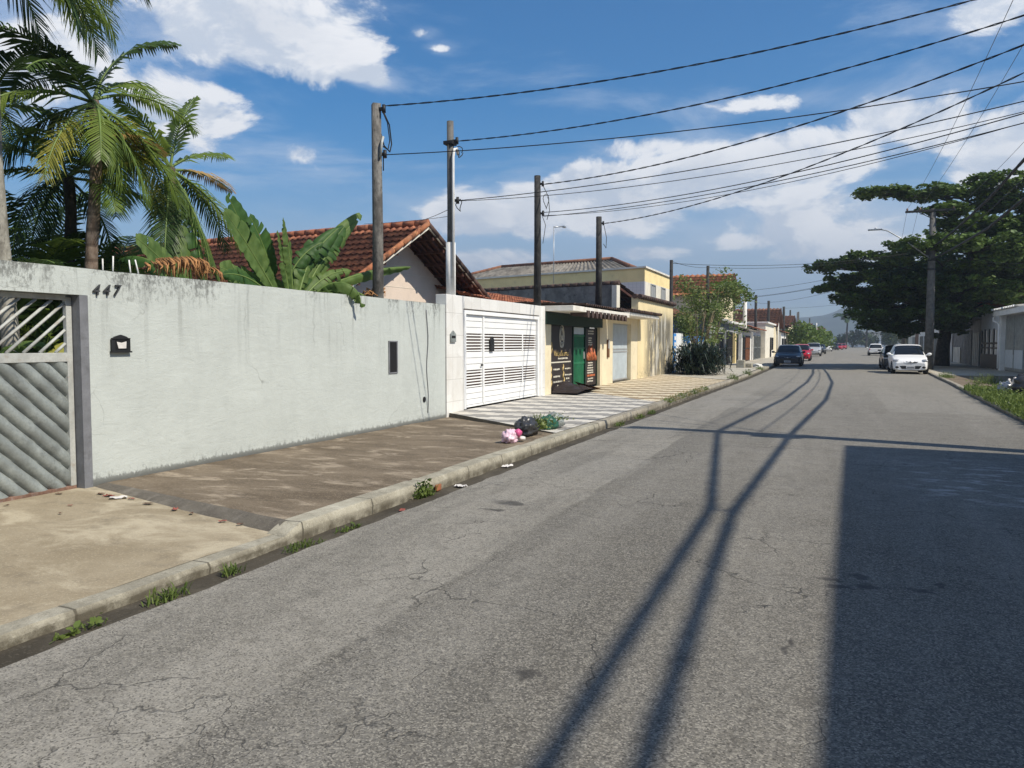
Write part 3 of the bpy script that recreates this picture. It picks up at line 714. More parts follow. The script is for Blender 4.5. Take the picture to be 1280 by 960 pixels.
# ---------------------------------------------------------------- shop and yellow house in one row
shop = thing('shop_house', 'low cream and yellow shop house with dark posters, green door and mould-stained end wall', 'building', (-9, 27.5, .2))
mb = MB()
mb.box(XW-.24, XW-.02, 18.96, 19.52, 0, 2.4); mb.box(XW-.22, XW, 24.33, 25.72, 0, 2.62); mb.box(XW-.22, XW, 28.3, 29.35, 0, 2.62)
mb.box(XW-.22, XW-.01, 25.72, 28.3, 2.30, 2.62); mb.box(XW-.2, XW-.003, 24.18, 24.327, 0, 2.3)
islands(mb, 'wall', M['cream'], shop)
mb = MB(); mb.box(XW-.26, XW+.012, 29.352, 36.3, 0, 3.38, .006); under(mb.build('stained_wall', M['yellow_stain']), shop)
mb = MB()
for k in range(19): mb.tube([(XW+.08, 29.30+k*.375, 3.40), (XW+.08, 29.30+(k+1)*.375, 3.425)], [.10, .085], 7); mb.tube([(XW-.12, 29.30+k*.375, 3.42), (XW-.12, 29.30+(k+1)*.375, 3.445)], [.10, .085], 7)
under(mb.build('coping_tiles', M['roof_dark']), shop)
mb = MB(); mb.box(XW-.16, XW+.04, 18.97, 24.32, 2.10, 2.42, .004); under(mb.build('fascia_beam', M['green_dark']), shop)
mb = MB(); mb.box(XW-.7, XW-.4, 19, 24.3, 0, 2.42); under(mb.build('shop_back', M['green_dark']), shop)
# canopy slab with tile ends under its edge
mb = MB(); mb.box(-8.2, -6.22, 18.98, 24.9, 2.44, 2.58, .012); cn = under(mb.build('canopy', M['slab']), shop)
mb = MB()
for k in range(11):
    y = 20.25+k*.41
    mb.prism([(-.13, .06), (.13, .06), (.11, -.06), (.06, -.13), (-.06, -.13), (-.11, -.06)], 0, .5, lambda u, v, h: (-6.19-h, y+u, 2.43+v+h*.12))
islands(mb, 'canopy_tile', M['roof_dark'], shop)
mb = MB(); tile_roof(mb, (-8.25, 19.9, 2.72), (0,1,0), (2.05, 0, -.1), 4.9, 2.05, amp=.03); under(mb.build('canopy_roof', M['roof_dark']), shop)
mb = MB(); tile_roof(mb, (-7.4, 24.95, 2.78), (0,1,0), (1.2, 0, -.12), 4.75, 1.25, amp=.05, tile=.24); under(mb.build('door_canopy', M['roof_dark']), shop)
mb = MB(); mb.box(-7.3, -6.24, 24.95, 29.65, 2.52, 2.63, .01); under(mb.build('door_canopy_slab', M['slab']), shop)
mb = MB(); tile_roof(mb, (-10.6, 19, 3.25), (0,1,0), (2.4, 0, -.62), 10.2, 2.48); under(mb.build('back_roof', M['roof_red']), shop)
mb = MB(); mb.box(-13, -8.2, 19, 29.3, 0, 2.5); under(mb.build('back_wall', M['grey_wall']), shop)
# posters
X0 = XW-.15
def poster(y0, y1, z0, z1, name):
    mb = MB(); mb.box(X0-.02, X0+.03, y0, y1, z0, z1, .003); return under(mb.build(name, M['poster']), shop)
pb = poster(19.56, 21.62, .27, 2.09, 'poster')
XP = X0+.036
mb = MB()   # emblem: nested oval rings with a figure, above the title
cy, cz = 20.68, 1.80
for ry, rz, dz in ((.20, .30, 0), (.14, .22, .01), (.08, .13, .06), (.16, .10, -.2)):
    pts = [(XP, cy+ry*math.cos(2*math.pi*k/24), cz+dz+rz*math.sin(2*math.pi*k/24)) for k in range(25)]
    mb.tube(pts, .011, 5, caps=False)
mb.tube([(XP, cy, cz-.12), (XP, cy, cz+.02)], [.05, .02], 6)
mb.tube([(XP, cy-.15, cz-.27), (XP, cy-.05, cz-.33), (XP, cy, cz-.18), (XP, cy+.05, cz-.33), (XP, cy+.15, cz-.27)], .014, 5)
e = mb.build('emblem', M['ivory'], pb)
mb = MB(); text_bm(mb, 'Vaidya Suerran', onface(XP, 20.66, 1.31), .215, .002); mb.tube([(XP, 19.78, 1.33), (XP, 19.85, 1.45), (XP, 19.8, 1.62), (XP, 19.74, 1.5)], .02, 5); mb.build('shop_name', M['gold'], pb)
rnd = random.Random(3)
def scribble(mb, y, z, w, h):
    """one line of small unreadable print"""
    p = y
    while p < y+w:
        l = rnd.uniform(.05, .16); l = min(l, y+w-p); mb.box(XP-.002, XP+.002, p, p+l, z-h*rnd.uniform(.35, .55), z+h*rnd.uniform(.35, .55)); p += l+.025
mb = MB()
mb.box(XP-.002, XP+.002, 19.72, 21.48, 1.05, 1.085)
scribble(mb, 20.35, 1.17, .85, .045)
for (y, z, w) in ((19.98,.87,.5),(20.95,.87,.5),(19.98,.67,.55),(20.95,.69,.6),(19.98,.52,.75),(21.05,.58,.3),(21.05,.47,.3)): scribble(mb, y, z, w, .045)
scribble(mb, 20.3, .40, .6, .06); scribble(mb, 20.3, .345, .8, .05)
mb.build('print', M['ivory'], pb)
mb = MB()
for (y, z) in ((19.78,.86),(20.8,.9),(19.78,.68),(20.82,.7),(19.8,.48),(20.88,.52)):
    mb.tube([(XP, y-.05, z-.09), (XP, y-.01, z), (XP, y+.03, z+.04), (XP, y+.01, z+.1)], [.022, .028, .02, .012], 6)
islands(mb, 'print_figure', M['gold'], pb, False)
pc = poster(22.98, 24.12, .27, 2.06, 'poster')
mb = MB()
for (y, z, w) in ((23.2,1.98,.6),(23.2,1.90,.6),(23.25,1.76,.35),(23.25,1.69,.3),(23.25,1.62,.4),(23.25,1.55,.45),(23.2,.98,.5),(23.2,.9,.5),(23.15,.82,.6),(23.12,.74,.65),(23.12,.67,.65),(23.2,.48,.55),(23.15,.40,.6)): scribble(mb, y, z, w, .042)
mb.build('print', M['ivory'], pc)
mb = MB(); 
for k in range(9):
    y = 23.1+k*.11; h = (.22,.42,.5,.4,.46,.52,.4,.36,.2)[k]
    mb.tube([(XP, y-.02, 1.06), (XP, y+.02, 1.06+h*.5), (XP, y, 1.06+h)], [.055, .05, .012], 6)
mb.box(XP-.002, XP+.003, 23.1, 23.95, .55, .61)
mb.build('print_flames', M['flame'], pc)
# green door
mb = MB(); mb.box(X0-.03, X0+.0, 21.74, 22.86, .25, 1.86)
for k in range(9): mb.box(X0, X0+.02, 21.78+k*.117, 21.78+k*.117+.07, .28, 1.84, .004)
for z in (.27, 1.0, 1.45, 1.83): mb.box(X0, X0+.026, 21.74, 22.86, z-.03, z+.03, .004)
gd = under(mb.build('green_door', M['green_door']), shop)
mb = MB(); mb.box(X0, X0+.05, 22.72, 22.82, 1.12, 1.34, .008); mb.build('lock', M['galv'], gd)
mb = MB(); mb.box(X0-.03, X0+.006, 21.74, 22.86, 1.87, 2.08, .004); under(mb.build('transom_panel', M['roller']), shop)
mb = MB(); mb.box(X0-.02, X0+.05, 21.66, 21.73, .25, 2.09, .004); mb.box(X0-.02, X0+.05, 22.87, 22.95, .25, 2.09, .004); mb.box(X0-.02, X0+.05, 24.13, 24.18, .25, 2.09); islands(mb, 'door_frame', M['green_dark'], shop)
# pale metal door with its deep jamb
mb = MB(); mb.box(XW-.16, XW-.14, 25.76, 28.24, .27, 2.29)
for k in range(16): mb.box(XW-.14, XW-.125, 25.8+k*.152, 25.8+k*.152+.1, .29, 2.27, .004)
dr = under(mb.build('metal_door', M['roller']), shop)
mb = MB()
for z in (.28, 1.27, 1.36, 2.25): mb.box(XW-.125, XW-.115, 25.77, 28.23, z, z+.05)
mb.build('door_rails', M['alu'], dr)
mb = MB(); mb.box(XW+.001, XW+.05, 24.95, 25.15, 1.12, 1.72, .006); mx = under(mb.build('meter_box', M['brown']), shop)
mb = MB(); mb.box(XW+.05, XW+.056, 24.97, 25.13, 1.42, 1.70); mb.build('meter_window', M['curtain'], mx)

# ---------------------------------------------------------------- grey house with veranda roof behind the shop
gh = thing('grey_house', 'mouldy grey house wall with tile coping and small veranda roof above the shop', 'house', (-10, 30, 0))
d74 = Vector((-.96, .28, 0))
def gp(t, w, z): return Vector((-8.35, 30.6, 0)) + d74*t + Vector((.28, .96, 0))*w + Vector((0, 0, z))
mb = MB(); mb.prism([(0, 2.6), (0, 3.98), (16, 3.98), (16, 2.6)], 0, .2, lambda u, v, h: gp(u, h, v)); under(mb.build('side_wall', M['grey_stain']), gh)
mb = MB()
for k in range(40): mb.tube([gp(k*.4-.25, .1, 4.06), gp((k+1)*.4-.21, .1, 4.05)], [.10, .085], 7)
under(mb.build('coping_tiles', M['roof_dark']), gh)
mb = MB(); tile_roof(mb, gp(3, .1, 4.12), d74*-1, Vector((.28, .96, 0))*.95+Vector((0,0,-.31)), 3.12, 3.3, tile=.2)
under(mb.build('veranda_roof', M['roof_dark']), gh)
mb = MB()
for k in range(8): mb.prism([(0, 0), (.07, 0), (.07, -.1), (0, -.1)], .15, 3.3, lambda u, v, h: gp(-.08+k*.4+u, h, v+4.06-h*.326))
for k in range(6): mb.prism([(-.1, -.04), (2.4, -.04), (2.4, -.08), (-.1, -.08)], .4+k*.5, .46+k*.5, lambda u, v, h: gp(u, h, v+4.08-h*.326))
under(mb.build('rafters', M['soffit']), gh)
mb = MB(); mb.prism([(-.25, 2.5), (-.25, 3.95), (-.02, 3.95), (-.02, 2.5)], -.1, .15, lambda u, v, h: gp(u, h, v)); under(mb.build('post', M['cream2']), gh)
mb = MB(); mb.box(-14.5, -8.75, 31.2, 36, 0, 2.95); under(mb.build('wall', M['grey_wall']), gh)

# ---------------------------------------------------------------- two-storey house
mb = None
two = thing('two_storey_house', 'two-storey pale tiled house with yellow top band and grey hip roof', 'house', (-14, 47, 0))
P0 = Vector((-10, 43.5, 0)); dd = Vector((-math.sin(R(73.8)), math.cos(R(73.8)), 0))
B_ = [P0, Vector((-10, 51, 0)), Vector((-10, 51, 0))+dd*20, P0+dd*20]
mb = MB(); mb.prism([(p.x, p.y) for p in B_], 0, 5.12, lambda u, v, h: (u, v, h)); under(mb.build('wall', [M['small_tile']]), two)
mb = MB(); mb.prism([(p.x, p.y) for p in B_], 5.122, 5.88, lambda u, v, h: (u, v, h)); under(mb.build('yellow_band', M['yellow']), two)
mb = MB(); mb.box(-10.1, -9.992, 43.7, 50.99, 3, 5.121); under(mb.build('street_wall', M['cream2']), two)
Bo = [P0+Vector((.1,-.12,0)), Vector((-9.9, 51.1, 0)), Vector((-10, 51.1, 0))+dd*20.1, P0+dd*20.1+Vector((-.1,-.12,0))]
mb = MB(); mb.prism([(p.x, p.y) for p in Bo], 5.882, 5.98, lambda u, v, h: (u, v, h)); under(mb.build('parapet_coping', M['slab']), two)
for y in (45.6, 48.5):
    mb = MB(); X = -9.99
    for a, b, c, d in ((y-.62, y-.55, 4.36, 5.02), (y+.55, y+.62, 4.36, 5.02), (y-.62, y+.62, 5.02, 5.09), (y-.7, y+.7, 4.29, 4.36)): mb.box(X, X+.06, a, b, c, d)
    w = under(mb.build('window', M['alu']), two)
    mb = MB(); mb.box(X+.001, X+.02, y-.55, y+.55, 4.36, 5.02); mb.build('pane', M['curtain'], w)
    mb = MB(); mb.box(X+.02, X+.035, y-.02, y+.02, 4.36, 5.02); mb.build('mullion', M['alu'], w)
R1 = Vector((-13.0, 47.4, 6.86)); R2 = R1 + dd*9.0 + Vector((0,0,.05))
e0, e1, e2, e3 = P0+dd*.4+Vector((0,.3,5.75)), Vector((-10.3,50.6,5.75)), Vector((-10.4,50.6,5.75))+dd*17, P0+dd*17.2+Vector((0,.3,5.75))
mb = MB()
def hip(a, b, c, d, n):   # corrugated slope between ridge a-b and eave d-c
    def fn(u, v):
        p = a.lerp(b, u).lerp(d.lerp(c, u), v); return p + Vector((0, 0, .05*math.cos(2*math.pi*u*n)))
    mb.grid(fn, n*5, 6)
hip(R1, R2, e3, e0, 40); hip(R1, R2, e2, e1, 40); hip(R1, R1+Vector((0,.01,0)), e1, e0, 18); hip(R2, R2+Vector((0,.01,0)), e2, e3, 18)
under(mb.build('roof', M['roof_grey']), two)
mb = MB(); 
for a, b in ((R1, R2), (R1, e0), (R1, e1), (R2, e3)): mb.tube([a+Vector((0,0,.06)), b+Vector((0,0,.06))], .12, 7)
under(mb.build('ridge_caps', M['roof_brown']), two)
an = thing('antenna_mast', 'thin antenna mast with one short arm on the grey hip roof', 'antenna', (-14.6, 41.0, 5.9))
mb = MB(); mb.tube([(-14.6, 41.0, 4), (-14.6, 41.0, 8.15)], .022, 6); under(mb.build('mast', M['steel']), an)
mb = MB(); mb.tube([(-14.6, 41.0, 8.1), (-14.3, 41.9, 8.25)], .04, 6); mb.box(-14.36, -14.2, 41.7, 42.0, 8.16, 8.26, .02); under(mb.build('antenna_head', M['steel']), an)
# ---------------------------------------------------------------- palms, bananas, shrubs, tree
def frond_bm(base, az, el0, L, droop, n=34, ll=.55, w=.028, hang=.5, rnd=random, bare=.14, twist=0.0, flip=1):
    mb = MB(); bm = mb.bm; p = Vector(base); pts = [p.copy()]; tans = []
    S = 16
    for i in range(S):
        t = i/S; el = el0 - droop*(t**1.25); a = az + twist*t
        d = Vector((math.cos(el)*math.cos(a), math.cos(el)*math.sin(a), math.sin(el)))
        tans.append(d); p = p + d*(L/S); pts.append(p.copy())
    tans.append(tans[-1])
    mb.tube(pts, [.022*(1-.85*i/S)+.003 for i in range(S+1)], 5, mi=1)
    def at(t):
        f = t*S; i = min(S-1, int(f)); return pts[i].lerp(pts[i+1], f-i), tans[i]
    for k in range(n):
        t = bare + (1-bare)*(k+.5)/n
        q, d = at(t)
        side = d.cross(Vector((0,0,1)))
        side = side.normalized() if side.length > .05 else Vector((-math.sin(az), math.cos(az), 0))
        up = side.cross(d).normalized()
        l = ll*(math.sin(math.pi*min(1, .12+.86*t))**.6)*rnd.uniform(.85, 1.1)
        for s in (-1, 1):
            f = .55+.5*t
            dr = (side*s + d*f + up*rnd.uniform(-.05, .3)).normalized()
            a0 = q; a1 = q+dr*l*.5+Vector((0,0,-hang*l*.10)); a2 = q+dr*l*.92+Vector((0,0,-hang*l*.45))
            ww = d*w*rnd.uniform(.8, 1.2)
            v = [bm.verts.new(x) for x in (a0-ww*.5, a0+ww*.5, a1+ww*.75+Vector((0,0,.01)), a1-ww*.75, a2)]
            bm.faces.new((v[0], v[1], v[2], v[3])); bm.faces.new((v[3], v[2], v[4]))
    return mb
def palm(label, base, crown, r, fronds, trunk, group='palm trees behind the 447 wall', rnd=None, lw=.028):
    t = thing('palm_tree', label, 'palm tree', base, 0, group)
    mb = MB(); b, c = Vector(base), Vector(crown); n = 14
    mb.tube([b.lerp(c, i/n)+Vector((.04*math.sin(i*.7), .04*math.cos(i*.5), 0))*(i/n) for i in range(n+1)], [r*(1.15-.35*i/n)*(1+.05*(i%2)) for i in range(n+1)], 10)
    under(mb.build('trunk', trunk), t)
    for (az, el, L, dr, mt, ll) in fronds:
        m = frond_bm(c+Vector((0,0,-.05*rnd.random())), az, el, L, dr, ll=ll, rnd=rnd, hang=rnd.uniform(.5, 1.0), twist=rnd.uniform(-.25, .25), n=int(30*L/1.6)+6, w=lw)
        under(m.build('frond', [mt, M['midrib']], fixn=False), t)
    return t
rn = random.Random(11)
LP, LD, LY, LDR = M['leaf_palm'], M['leaf_palm_dark'], M['leaf_palm_yel'], M['leaf_palm_dry']
# azimuth 0 = +X (street), 90 = +Y (right in the picture), 270 = left
def fan(n, az0, els, L, dr, mats, ll):
    return [(R(az0+360*k/n+rn.uniform(-14, 14)), R(els[k % len(els)]+rn.uniform(-8, 8)), L*rn.uniform(.85, 1.1), R(dr*rn.uniform(.8, 1.25)), mats[k % len(mats)], ll) for k in range(n)]
palm('tall palm with a thick pale grey trunk at the far left edge', (-9.45, 6.50, 0), (-9.5, 6.22, 6.75), .095,
     fan(11, 10, (40, 12, -15), 2.3, 78, (LP, LD, LP), .75) + [(R(70), R(-5), 2.0, R(75), LP, .8), (R(95), R(15), 2.1, R(95), LY, .8), (R(50), R(-25), 1.7, R(60), LD, .8), (R(100), R(32), 2.4, R(88), LY, .7), (R(85), R(40), 2.6, R(85), LP, .7), (R(80), R(-50), 1.5, R(30), LD, .7)], M['trunk_palm'], rnd=rn)
palm('tall slender palm with brown fibrous trunk and yellow-green hanging fronds', (-9.5, 7.58, 0), (-9.5, 7.72, 4.95), .085,
     [(R(75), R(72), 1.75, R(70), LD, .52), (R(100), R(50), 1.5, R(75), LP, .5), (R(80), R(28), 1.75, R(75), LP, .5), (R(95), R(-15), 1.9, R(66), LY, .6), (R(85), R(-38), 1.9, R(45), LY, .6), (R(100), R(-52), 1.5, R(30), LP, .5), (R(40), R(-50), 1.6, R(35), LP, .55), (R(60), R(-30), 2.0, R(55), LP, .6), (R(-60), R(25), 1.8, R(70), LD, .55), (R(-85), R(45), 1.9, R(80), LD, .55), (R(-100), R(5), 1.9, R(70), LP, .6), (R(-75), R(-35), 1.6, R(45), LY, .55), (R(180), R(40), 1.7, R(70), LD, .5), (R(150), R(5), 1.8, R(70), LD, .55), (R(210), R(-15), 1.7, R(60), LD, .55), (R(15), R(-62), 1.3, R(25), LP, .5), (R(120), R(-40), 1.7, R(45), LP, .55), (R(-30), R(-20), 1.5, R(60), LP, .5)], M['trunk_fibre'], rnd=rn)
palm3 = palm('small palm with drying fronds beside the banana plants', (-9.5, 9.02, 0), (-9.45, 9.0, 4.3), .075,
     [(R(85), R(80), 1.34, R(30), LP, 0.44), (R(90), R(35), 1.40, R(40), LP, 0.44), (R(88), R(12), 1.34, R(40), LDR, 0.34), (R(-80), R(30), 1.34, R(55), LDR, 0.37), (R(-95), R(5), 1.46, R(55), LY, 0.40), (R(70), R(-25), 1.65, R(50), LP, 0.48), (R(95), R(-15), 1.71, R(70), LD, 0.48), (R(30), R(-60), 1.71, R(25), LP, 0.46), (R(200), R(30), 1.46, R(60), LD, 0.46), (R(-50), R(-55), 1.59, R(25), LD, 0.46), (R(60), R(-68), 1.83, R(20), LP, 0.52), (R(150), R(-40), 1.71, R(40), LD, 0.46), (R(-90), R(60), 1.22, R(40), LP, 0.41)], M['trunk_dark'], rnd=rn)
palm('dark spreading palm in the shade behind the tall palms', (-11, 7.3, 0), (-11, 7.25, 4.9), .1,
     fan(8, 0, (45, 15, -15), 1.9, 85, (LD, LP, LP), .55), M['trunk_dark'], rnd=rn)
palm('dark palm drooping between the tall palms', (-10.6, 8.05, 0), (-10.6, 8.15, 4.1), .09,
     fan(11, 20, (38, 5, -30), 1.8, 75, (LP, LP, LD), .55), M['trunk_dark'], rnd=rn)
def clump(label, c, n, H, seed, spread=1.0):
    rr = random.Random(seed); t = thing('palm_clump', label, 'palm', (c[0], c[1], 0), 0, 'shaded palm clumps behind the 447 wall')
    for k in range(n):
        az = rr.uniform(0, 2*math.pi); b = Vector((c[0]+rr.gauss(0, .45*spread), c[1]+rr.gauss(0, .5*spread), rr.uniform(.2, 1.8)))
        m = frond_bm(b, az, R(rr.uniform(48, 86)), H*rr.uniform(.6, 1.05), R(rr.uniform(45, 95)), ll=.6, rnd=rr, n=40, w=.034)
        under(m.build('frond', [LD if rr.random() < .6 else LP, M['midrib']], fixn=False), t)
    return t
clump('tangled dark palm clump against the left part of the roof', (-10.9, 8.3), 22, 2.7, 15, .8)
clump('dense dark palm clump behind the thick-trunked palm', (-12.0, 7.6), 34, 3.6, 4)
clump('dense dark palm clump left of the tiled house roof', (-11.3, 8.9), 18, 2.7, 5, .9)
clump('dark palm clump at the left end seen over the gate', (-11.5, 6.0), 26, 3.4, 6)
clump('low dark palm clump in the deep shade of the garden', (-10.8, 7.0), 34, 2.5, 8)

def banana_leaf(base, az, el0, L, W, droop, tears=.3, seed=0, fold=.35, mats=None, twist=0, hang=0):
    rr = random.Random(seed); mb = MB(); bm = mb.bm; S = 56; p = Vector(base); pts, fr = [], []
    for i in range(S+1):
        t = i/S; el = el0 - droop*t**1.4; a = az
        d = Vector((math.cos(el)*math.cos(a), math.cos(el)*math.sin(a), math.sin(el)))
        side = Vector((-math.sin(a), math.cos(a), 0)); side = (Matrix.Rotation(twist, 3, d) @ side); up = side.cross(d); up = up if up.z > 0 else -up
        pts.append(p.copy()); fr.append((d, side, up)); p = p + d*(L/S)
    mb.tube(pts, [.017*(1-.8*i/S)+.003 for i in range(S+1)], 6, mi=1)
    for s in (-1, 1):
        i = 3
        while i < S:
            n = rr.choice((2, 3, 4, 6)) if rr.random() < tears else rr.choice((8, 13, 18)); j = min(S, i+n)
            dro = rr.uniform(-.1, .75)*min(1, tears*1.4) + hang; cut = rr.uniform(.86, 1); rows = []
            for q in range(i, j+1):
                t = q/S; w = W*.5*max(.03, math.sin(math.pi*min(1, .06+.94*(t-.08)/.94))**.55) if t > .08 else .02
                w *= cut*(.9 if q in (i, j) else 1)
                d, sd, up = fr[q]; row = []
                for k in range(5):
                    f = k/4; ang = fold + dro*f*1.4
                    row.append(bm.verts.new(pts[q] + sd*s*w*f*math.cos(ang) + up*(w*f*(.22-math.sin(ang)*.9*f)) + d*w*f*.22 + up*.008*math.sin(q*1.1+k*.4)*f))
                rows.append(row)
            for a, b in zip(rows, rows[1:]):
                for k in range(4):
                    f = bm.faces.new((a[k], a[k+1], b[k+1], b[k])); f.smooth = True
            i = j+1 if rr.random() < .25+tears*.6 else j
    return mb
BL, BD = M['leaf_banana'], M['leaf_banana_dk']
def banana(label, base, leaves, H=1.6, top=None):
    t = thing('banana_plant', label, 'banana plant', base, 0, 'banana plants above the 447 wall')
    b = Vector(base); mb = MB(); mb.tube([b, b+Vector((0,0,H*.5)), b+Vector((0.02,0.03,H))] if not top else [b, b+Vector((-.15,.2,1.5)), b+Vector(top)*.75+Vector((0,0,.3)), b+Vector(top)], [.12, .10, .07] if not top else [.08, .07, .055, .03], 10); under(mb.build('stem', M['leaf_banana_dk' if not top else 'trunk_dark']), t)
    for k, (off, az, el, L, W, dr, te, m, fo, tw, hg) in enumerate(leaves):
        under(banana_leaf(b+Vector(off), R(az), R(el), L, W, R(dr), te, k*13+int(base[1]*7), fo, None, R(tw), hg).build('leaf', [m, M['midrib']], fixn=False), t)
    return t
banana('banana plant with big upright split leaves beside the service pole', (-7.75, 9.6, 0), [
    ((-.05,-.2,2.4), -84, 68, 1.2, .5, 24, .2, BD, .1, -85, 0), ((.12,-.5,2.2), -88, 30, 1.15, .46, 22, .2, BL, .15, -72, 0), ((.1,.0,2.3), -70, 82, 1.2, .42, 25, .4, BL, .15, -85, .05), ((-.05,.1,2.3), 70, 62, 1.5, .5, 25, .6, BD, .2, 78, .1), ((.1,.25,2.3), 80, 44, 1.2, .5, 45, .7, BL, .35, 60, .2),
    ((.1,-.32,2.25), -88, 49, 1.6, .50, 10, .08, BL, .08, -80, 0), ((-.15,-.35,2.45), -86, 62, 1.45, .5, 12, .12, BD, .08, -85, 0),
    ((.12,-.12,2.3), -80, 78, 1.0, .34, 14, .3, BL, .15, -75, 0), ((0,.15,2.25), 86, 50, 1.8, .52, 8, .4, BD, .2, 72, .05),
    ((-.1,.2,2.3), 84, 44, 2.3, .46, 4, .45, BL, .2, 68, .1), ((.05,.2,2.2), 78, 36, 1.2, .46, 50, .6, BL, .3, 60, .15),
    ((.15,.45,2.42), 82, 20, 2.55, .46, 16, .7, BL, .6, 25, .45), ((.32,.3,2.38), 30, 42, .95, .5, 150, .6, BL, .5, 0, .4), ((.2,.6,2.42), 55, 15, 1.0, .42, 70, .7, BL, .5, 10, .4),
    ((-.1,0,2.3), 60, 74, 1.15, .44, 50, .5, BD, .3, 60, .15), ((.05,.25,2.25), 80, 30, 1.15, .44, 40, .6, BD, .35, 60, .25), ((.1,.1,2.25), 95, 66, 1.1, .44, 20, .5, BL, .2, 75, .1), ((.05,.3,2.3), 88, 58, 1.3, .46, 30, .55, BL, .25, 70, .1), ((.1,-.5,2.3), -85, 28, 1.1, .42, 40, .25, BD, .25, -70, .1)], 2.3)
banana('banana plant with a drooping brown dead leaf near the small palm', (-8.0, 7.9, 0), [
    ((.1,-.1,2.25), -82, 40, 1.15, .46, 18, .1, BL, .12, -75, 0), 
    ((.1,.55,2.35), 80, 25, 1.1, .44, 50, .3, BL, .25, 60, .05), ((-.1,-.1,2.2), 180, 60, 1.3, .45, 80, .4, BD, .4, 0, .2)], 2.3)
for k, (bx, by, bz, az, el, L, W, m) in enumerate(((-9.3, 9.05, 4.0, 10, -72, 1.7, .46, BD), (-9.28, 8.88, 3.95, -20, -76, 1.6, .5, BL), (-9.4, 9.2, 4.0, 60, -66, 1.5, .4, BL), (-9.3, 8.95, 3.4, 0, -76, 1.3, .5, BD))):
    under(banana_leaf((bx, by, bz), R(az), R(el), L, W, R(8), .75, 70+k, .3, None, R(8*k), .15).build('frond', [m, M['midrib']], fixn=False), palm3)
bt = [o for o in bpy.data.objects if o.name.startswith('banana_plant')][-1]
mb = MB(); rr = random.Random(2)
for k in range(110):
    y = 6.82+k*.0072+rr.gauss(0,.01); x = -7.5+rr.uniform(-.12, .32); zt = 2.66-.12*((y-7.2)/.4)**2; mb.tube([(x-.1, y+.06, zt), (x+.02, y+.02, zt-.05), (x+.05, y+rr.gauss(0, .05), 2.44+rr.gauss(0, .05))], [.010, .013, .003], 4)
under(mb.build('dead_leaf', M['dry']), bt)
mb = MB()
for k in range(12):
    y = 11.2+rr.uniform(-.25, .2); mb.tube([(-7.4, y, 2.3), (-7.25+rr.uniform(-.1,.1), y+rr.uniform(-.2, .2), 2.45+rr.uniform(0, .1)), (-7.1, y+rr.uniform(-.4, .3), 2.4)], [.02, .015, .006], 4)
tag(mb.build('dead_fronds', M['dry']), 'dry yellow dead leaves caught at the foot of the tall dark pole', 'dead leaves')
# yellow plant seen through the gate bars
banana('yellowed banana plant seen through the bars of the grey gate', (-8.5, 5.5, 0), [((0,-.2,1.2), -75, 40, 1.2, .4, 60, .2, M['leaf_palm_yel'], .3, -40, 0), ((.1,.2,1.1), 65, 48, 1.1, .4, 60, .2, M['leaf_palm_yel'], .3, 40, 0), ((0,0,1.2), 10, 60, 1.0, .35, 90, .3, BL, .3, 0, .1)], 1.3)

def leaf_cloud(mb, pts_fn, n, size, rnd, flat=.6, mi=0):
    bm = mb.bm
    for _ in range(n):
        p = pts_fn(rnd); 
        if p is None: continue
        s = size*rnd.uniform(.6, 1.25)
        nrm = Vector((rnd.gauss(0, flat), rnd.gauss(0, flat), 1)).normalized()
        a = Vector((rnd.gauss(0,1), rnd.gauss(0,1), rnd.gauss(0,1))).cross(nrm).normalized(); b = nrm.cross(a)
        v = [bm.verts.new(p+a*x*s+b*y*s) for x, y in ((-.5, 0), (-.1, -.28), (.3, -.24), (.5, 0), (.3, .24), (-.1, .28))]
        f = bm.faces.new(v); f.material_index = mi
    return mb

# big almond tree on the opposite pavement
PADS = [(2.62,52,10.72,1.66,.29),(5.19,52,10.39,1.89,.42),(7.38,53,10.55,1.65,.56),(8.99,53,11.12,1.8,.74),(10.98,54,10.69,1.98,1.02),(12.76,54,9.87,1.92,1.14),(5.73,51,9.31,1.42,.36),(7.29,52,8.62,2.02,.56),(9.87,53,8.29,2.37,.65),(4.46,50,7.28,1.83,.5),(7.04,50,7.15,2.33,.63),(9.91,51,6.91,2.65,.8),(2.28,52,6.66,2.43,.48),(.04,53,6.45,1.68,.4),(2.85,54,5.68,3.42,.7),(-.17,54,5.16,1.19,.31),(6.28,55,5.8,3.51,1.09),(9.7,55,5.68,2.92,1.45),(1.73,54,4.35,2.09,.66),(4.63,56,4.03,3.23,1.13),(8.0,59,4.1,2.67,1.4),(3.2,55,2.95,1.85,.67),(5.69,57,2.6,2.55,.7),(12.54,55,5.82,2.78,1.89),(1.95,53,3.4,1.0,.4),
        (7,58,7.2,4,1.2),(10.5,59,6.0,3.5,1.4),(4.2,58.5,6.2,3.0,.9),(13.5,57,7.9,3,1.5),(8.5,60,9,3,1),
        (7.2,52.5,5.0,2.8,.9),(9.8,52.5,4.6,2.6,.9),(11.5,53,6.4,2.4,1.1),(4.4,53.5,5.1,2.4,.7),(6.2,53,3.5,2.4,.7),(9.2,60,3.6,2.6,.6),(11.5,61,4.4,2.6,.9),(7.5,58,4.9,3.4,1.2),(11,58,4.4,3.2,1.2),(4.2,58,4.6,2.8,1.0),(6.5,61,3.6,3.2,1.2),(2.4,57,5.0,2.0,.6),(8.5,51.5,6.2,2.2,.5),(9.9,53.4,9.75,1.7,.5),(11.8,54,9.3,1.7,.6),(8.7,53,9.7,1.3,.45)]
tr = thing('almond_tree', 'huge dark spreading tree with tiered branches on the right side of the street', 'tree', (6.7, 58.5, .1))
rt = random.Random(21); mb = MB(); T0 = Vector((6.7, 58.5, 0))
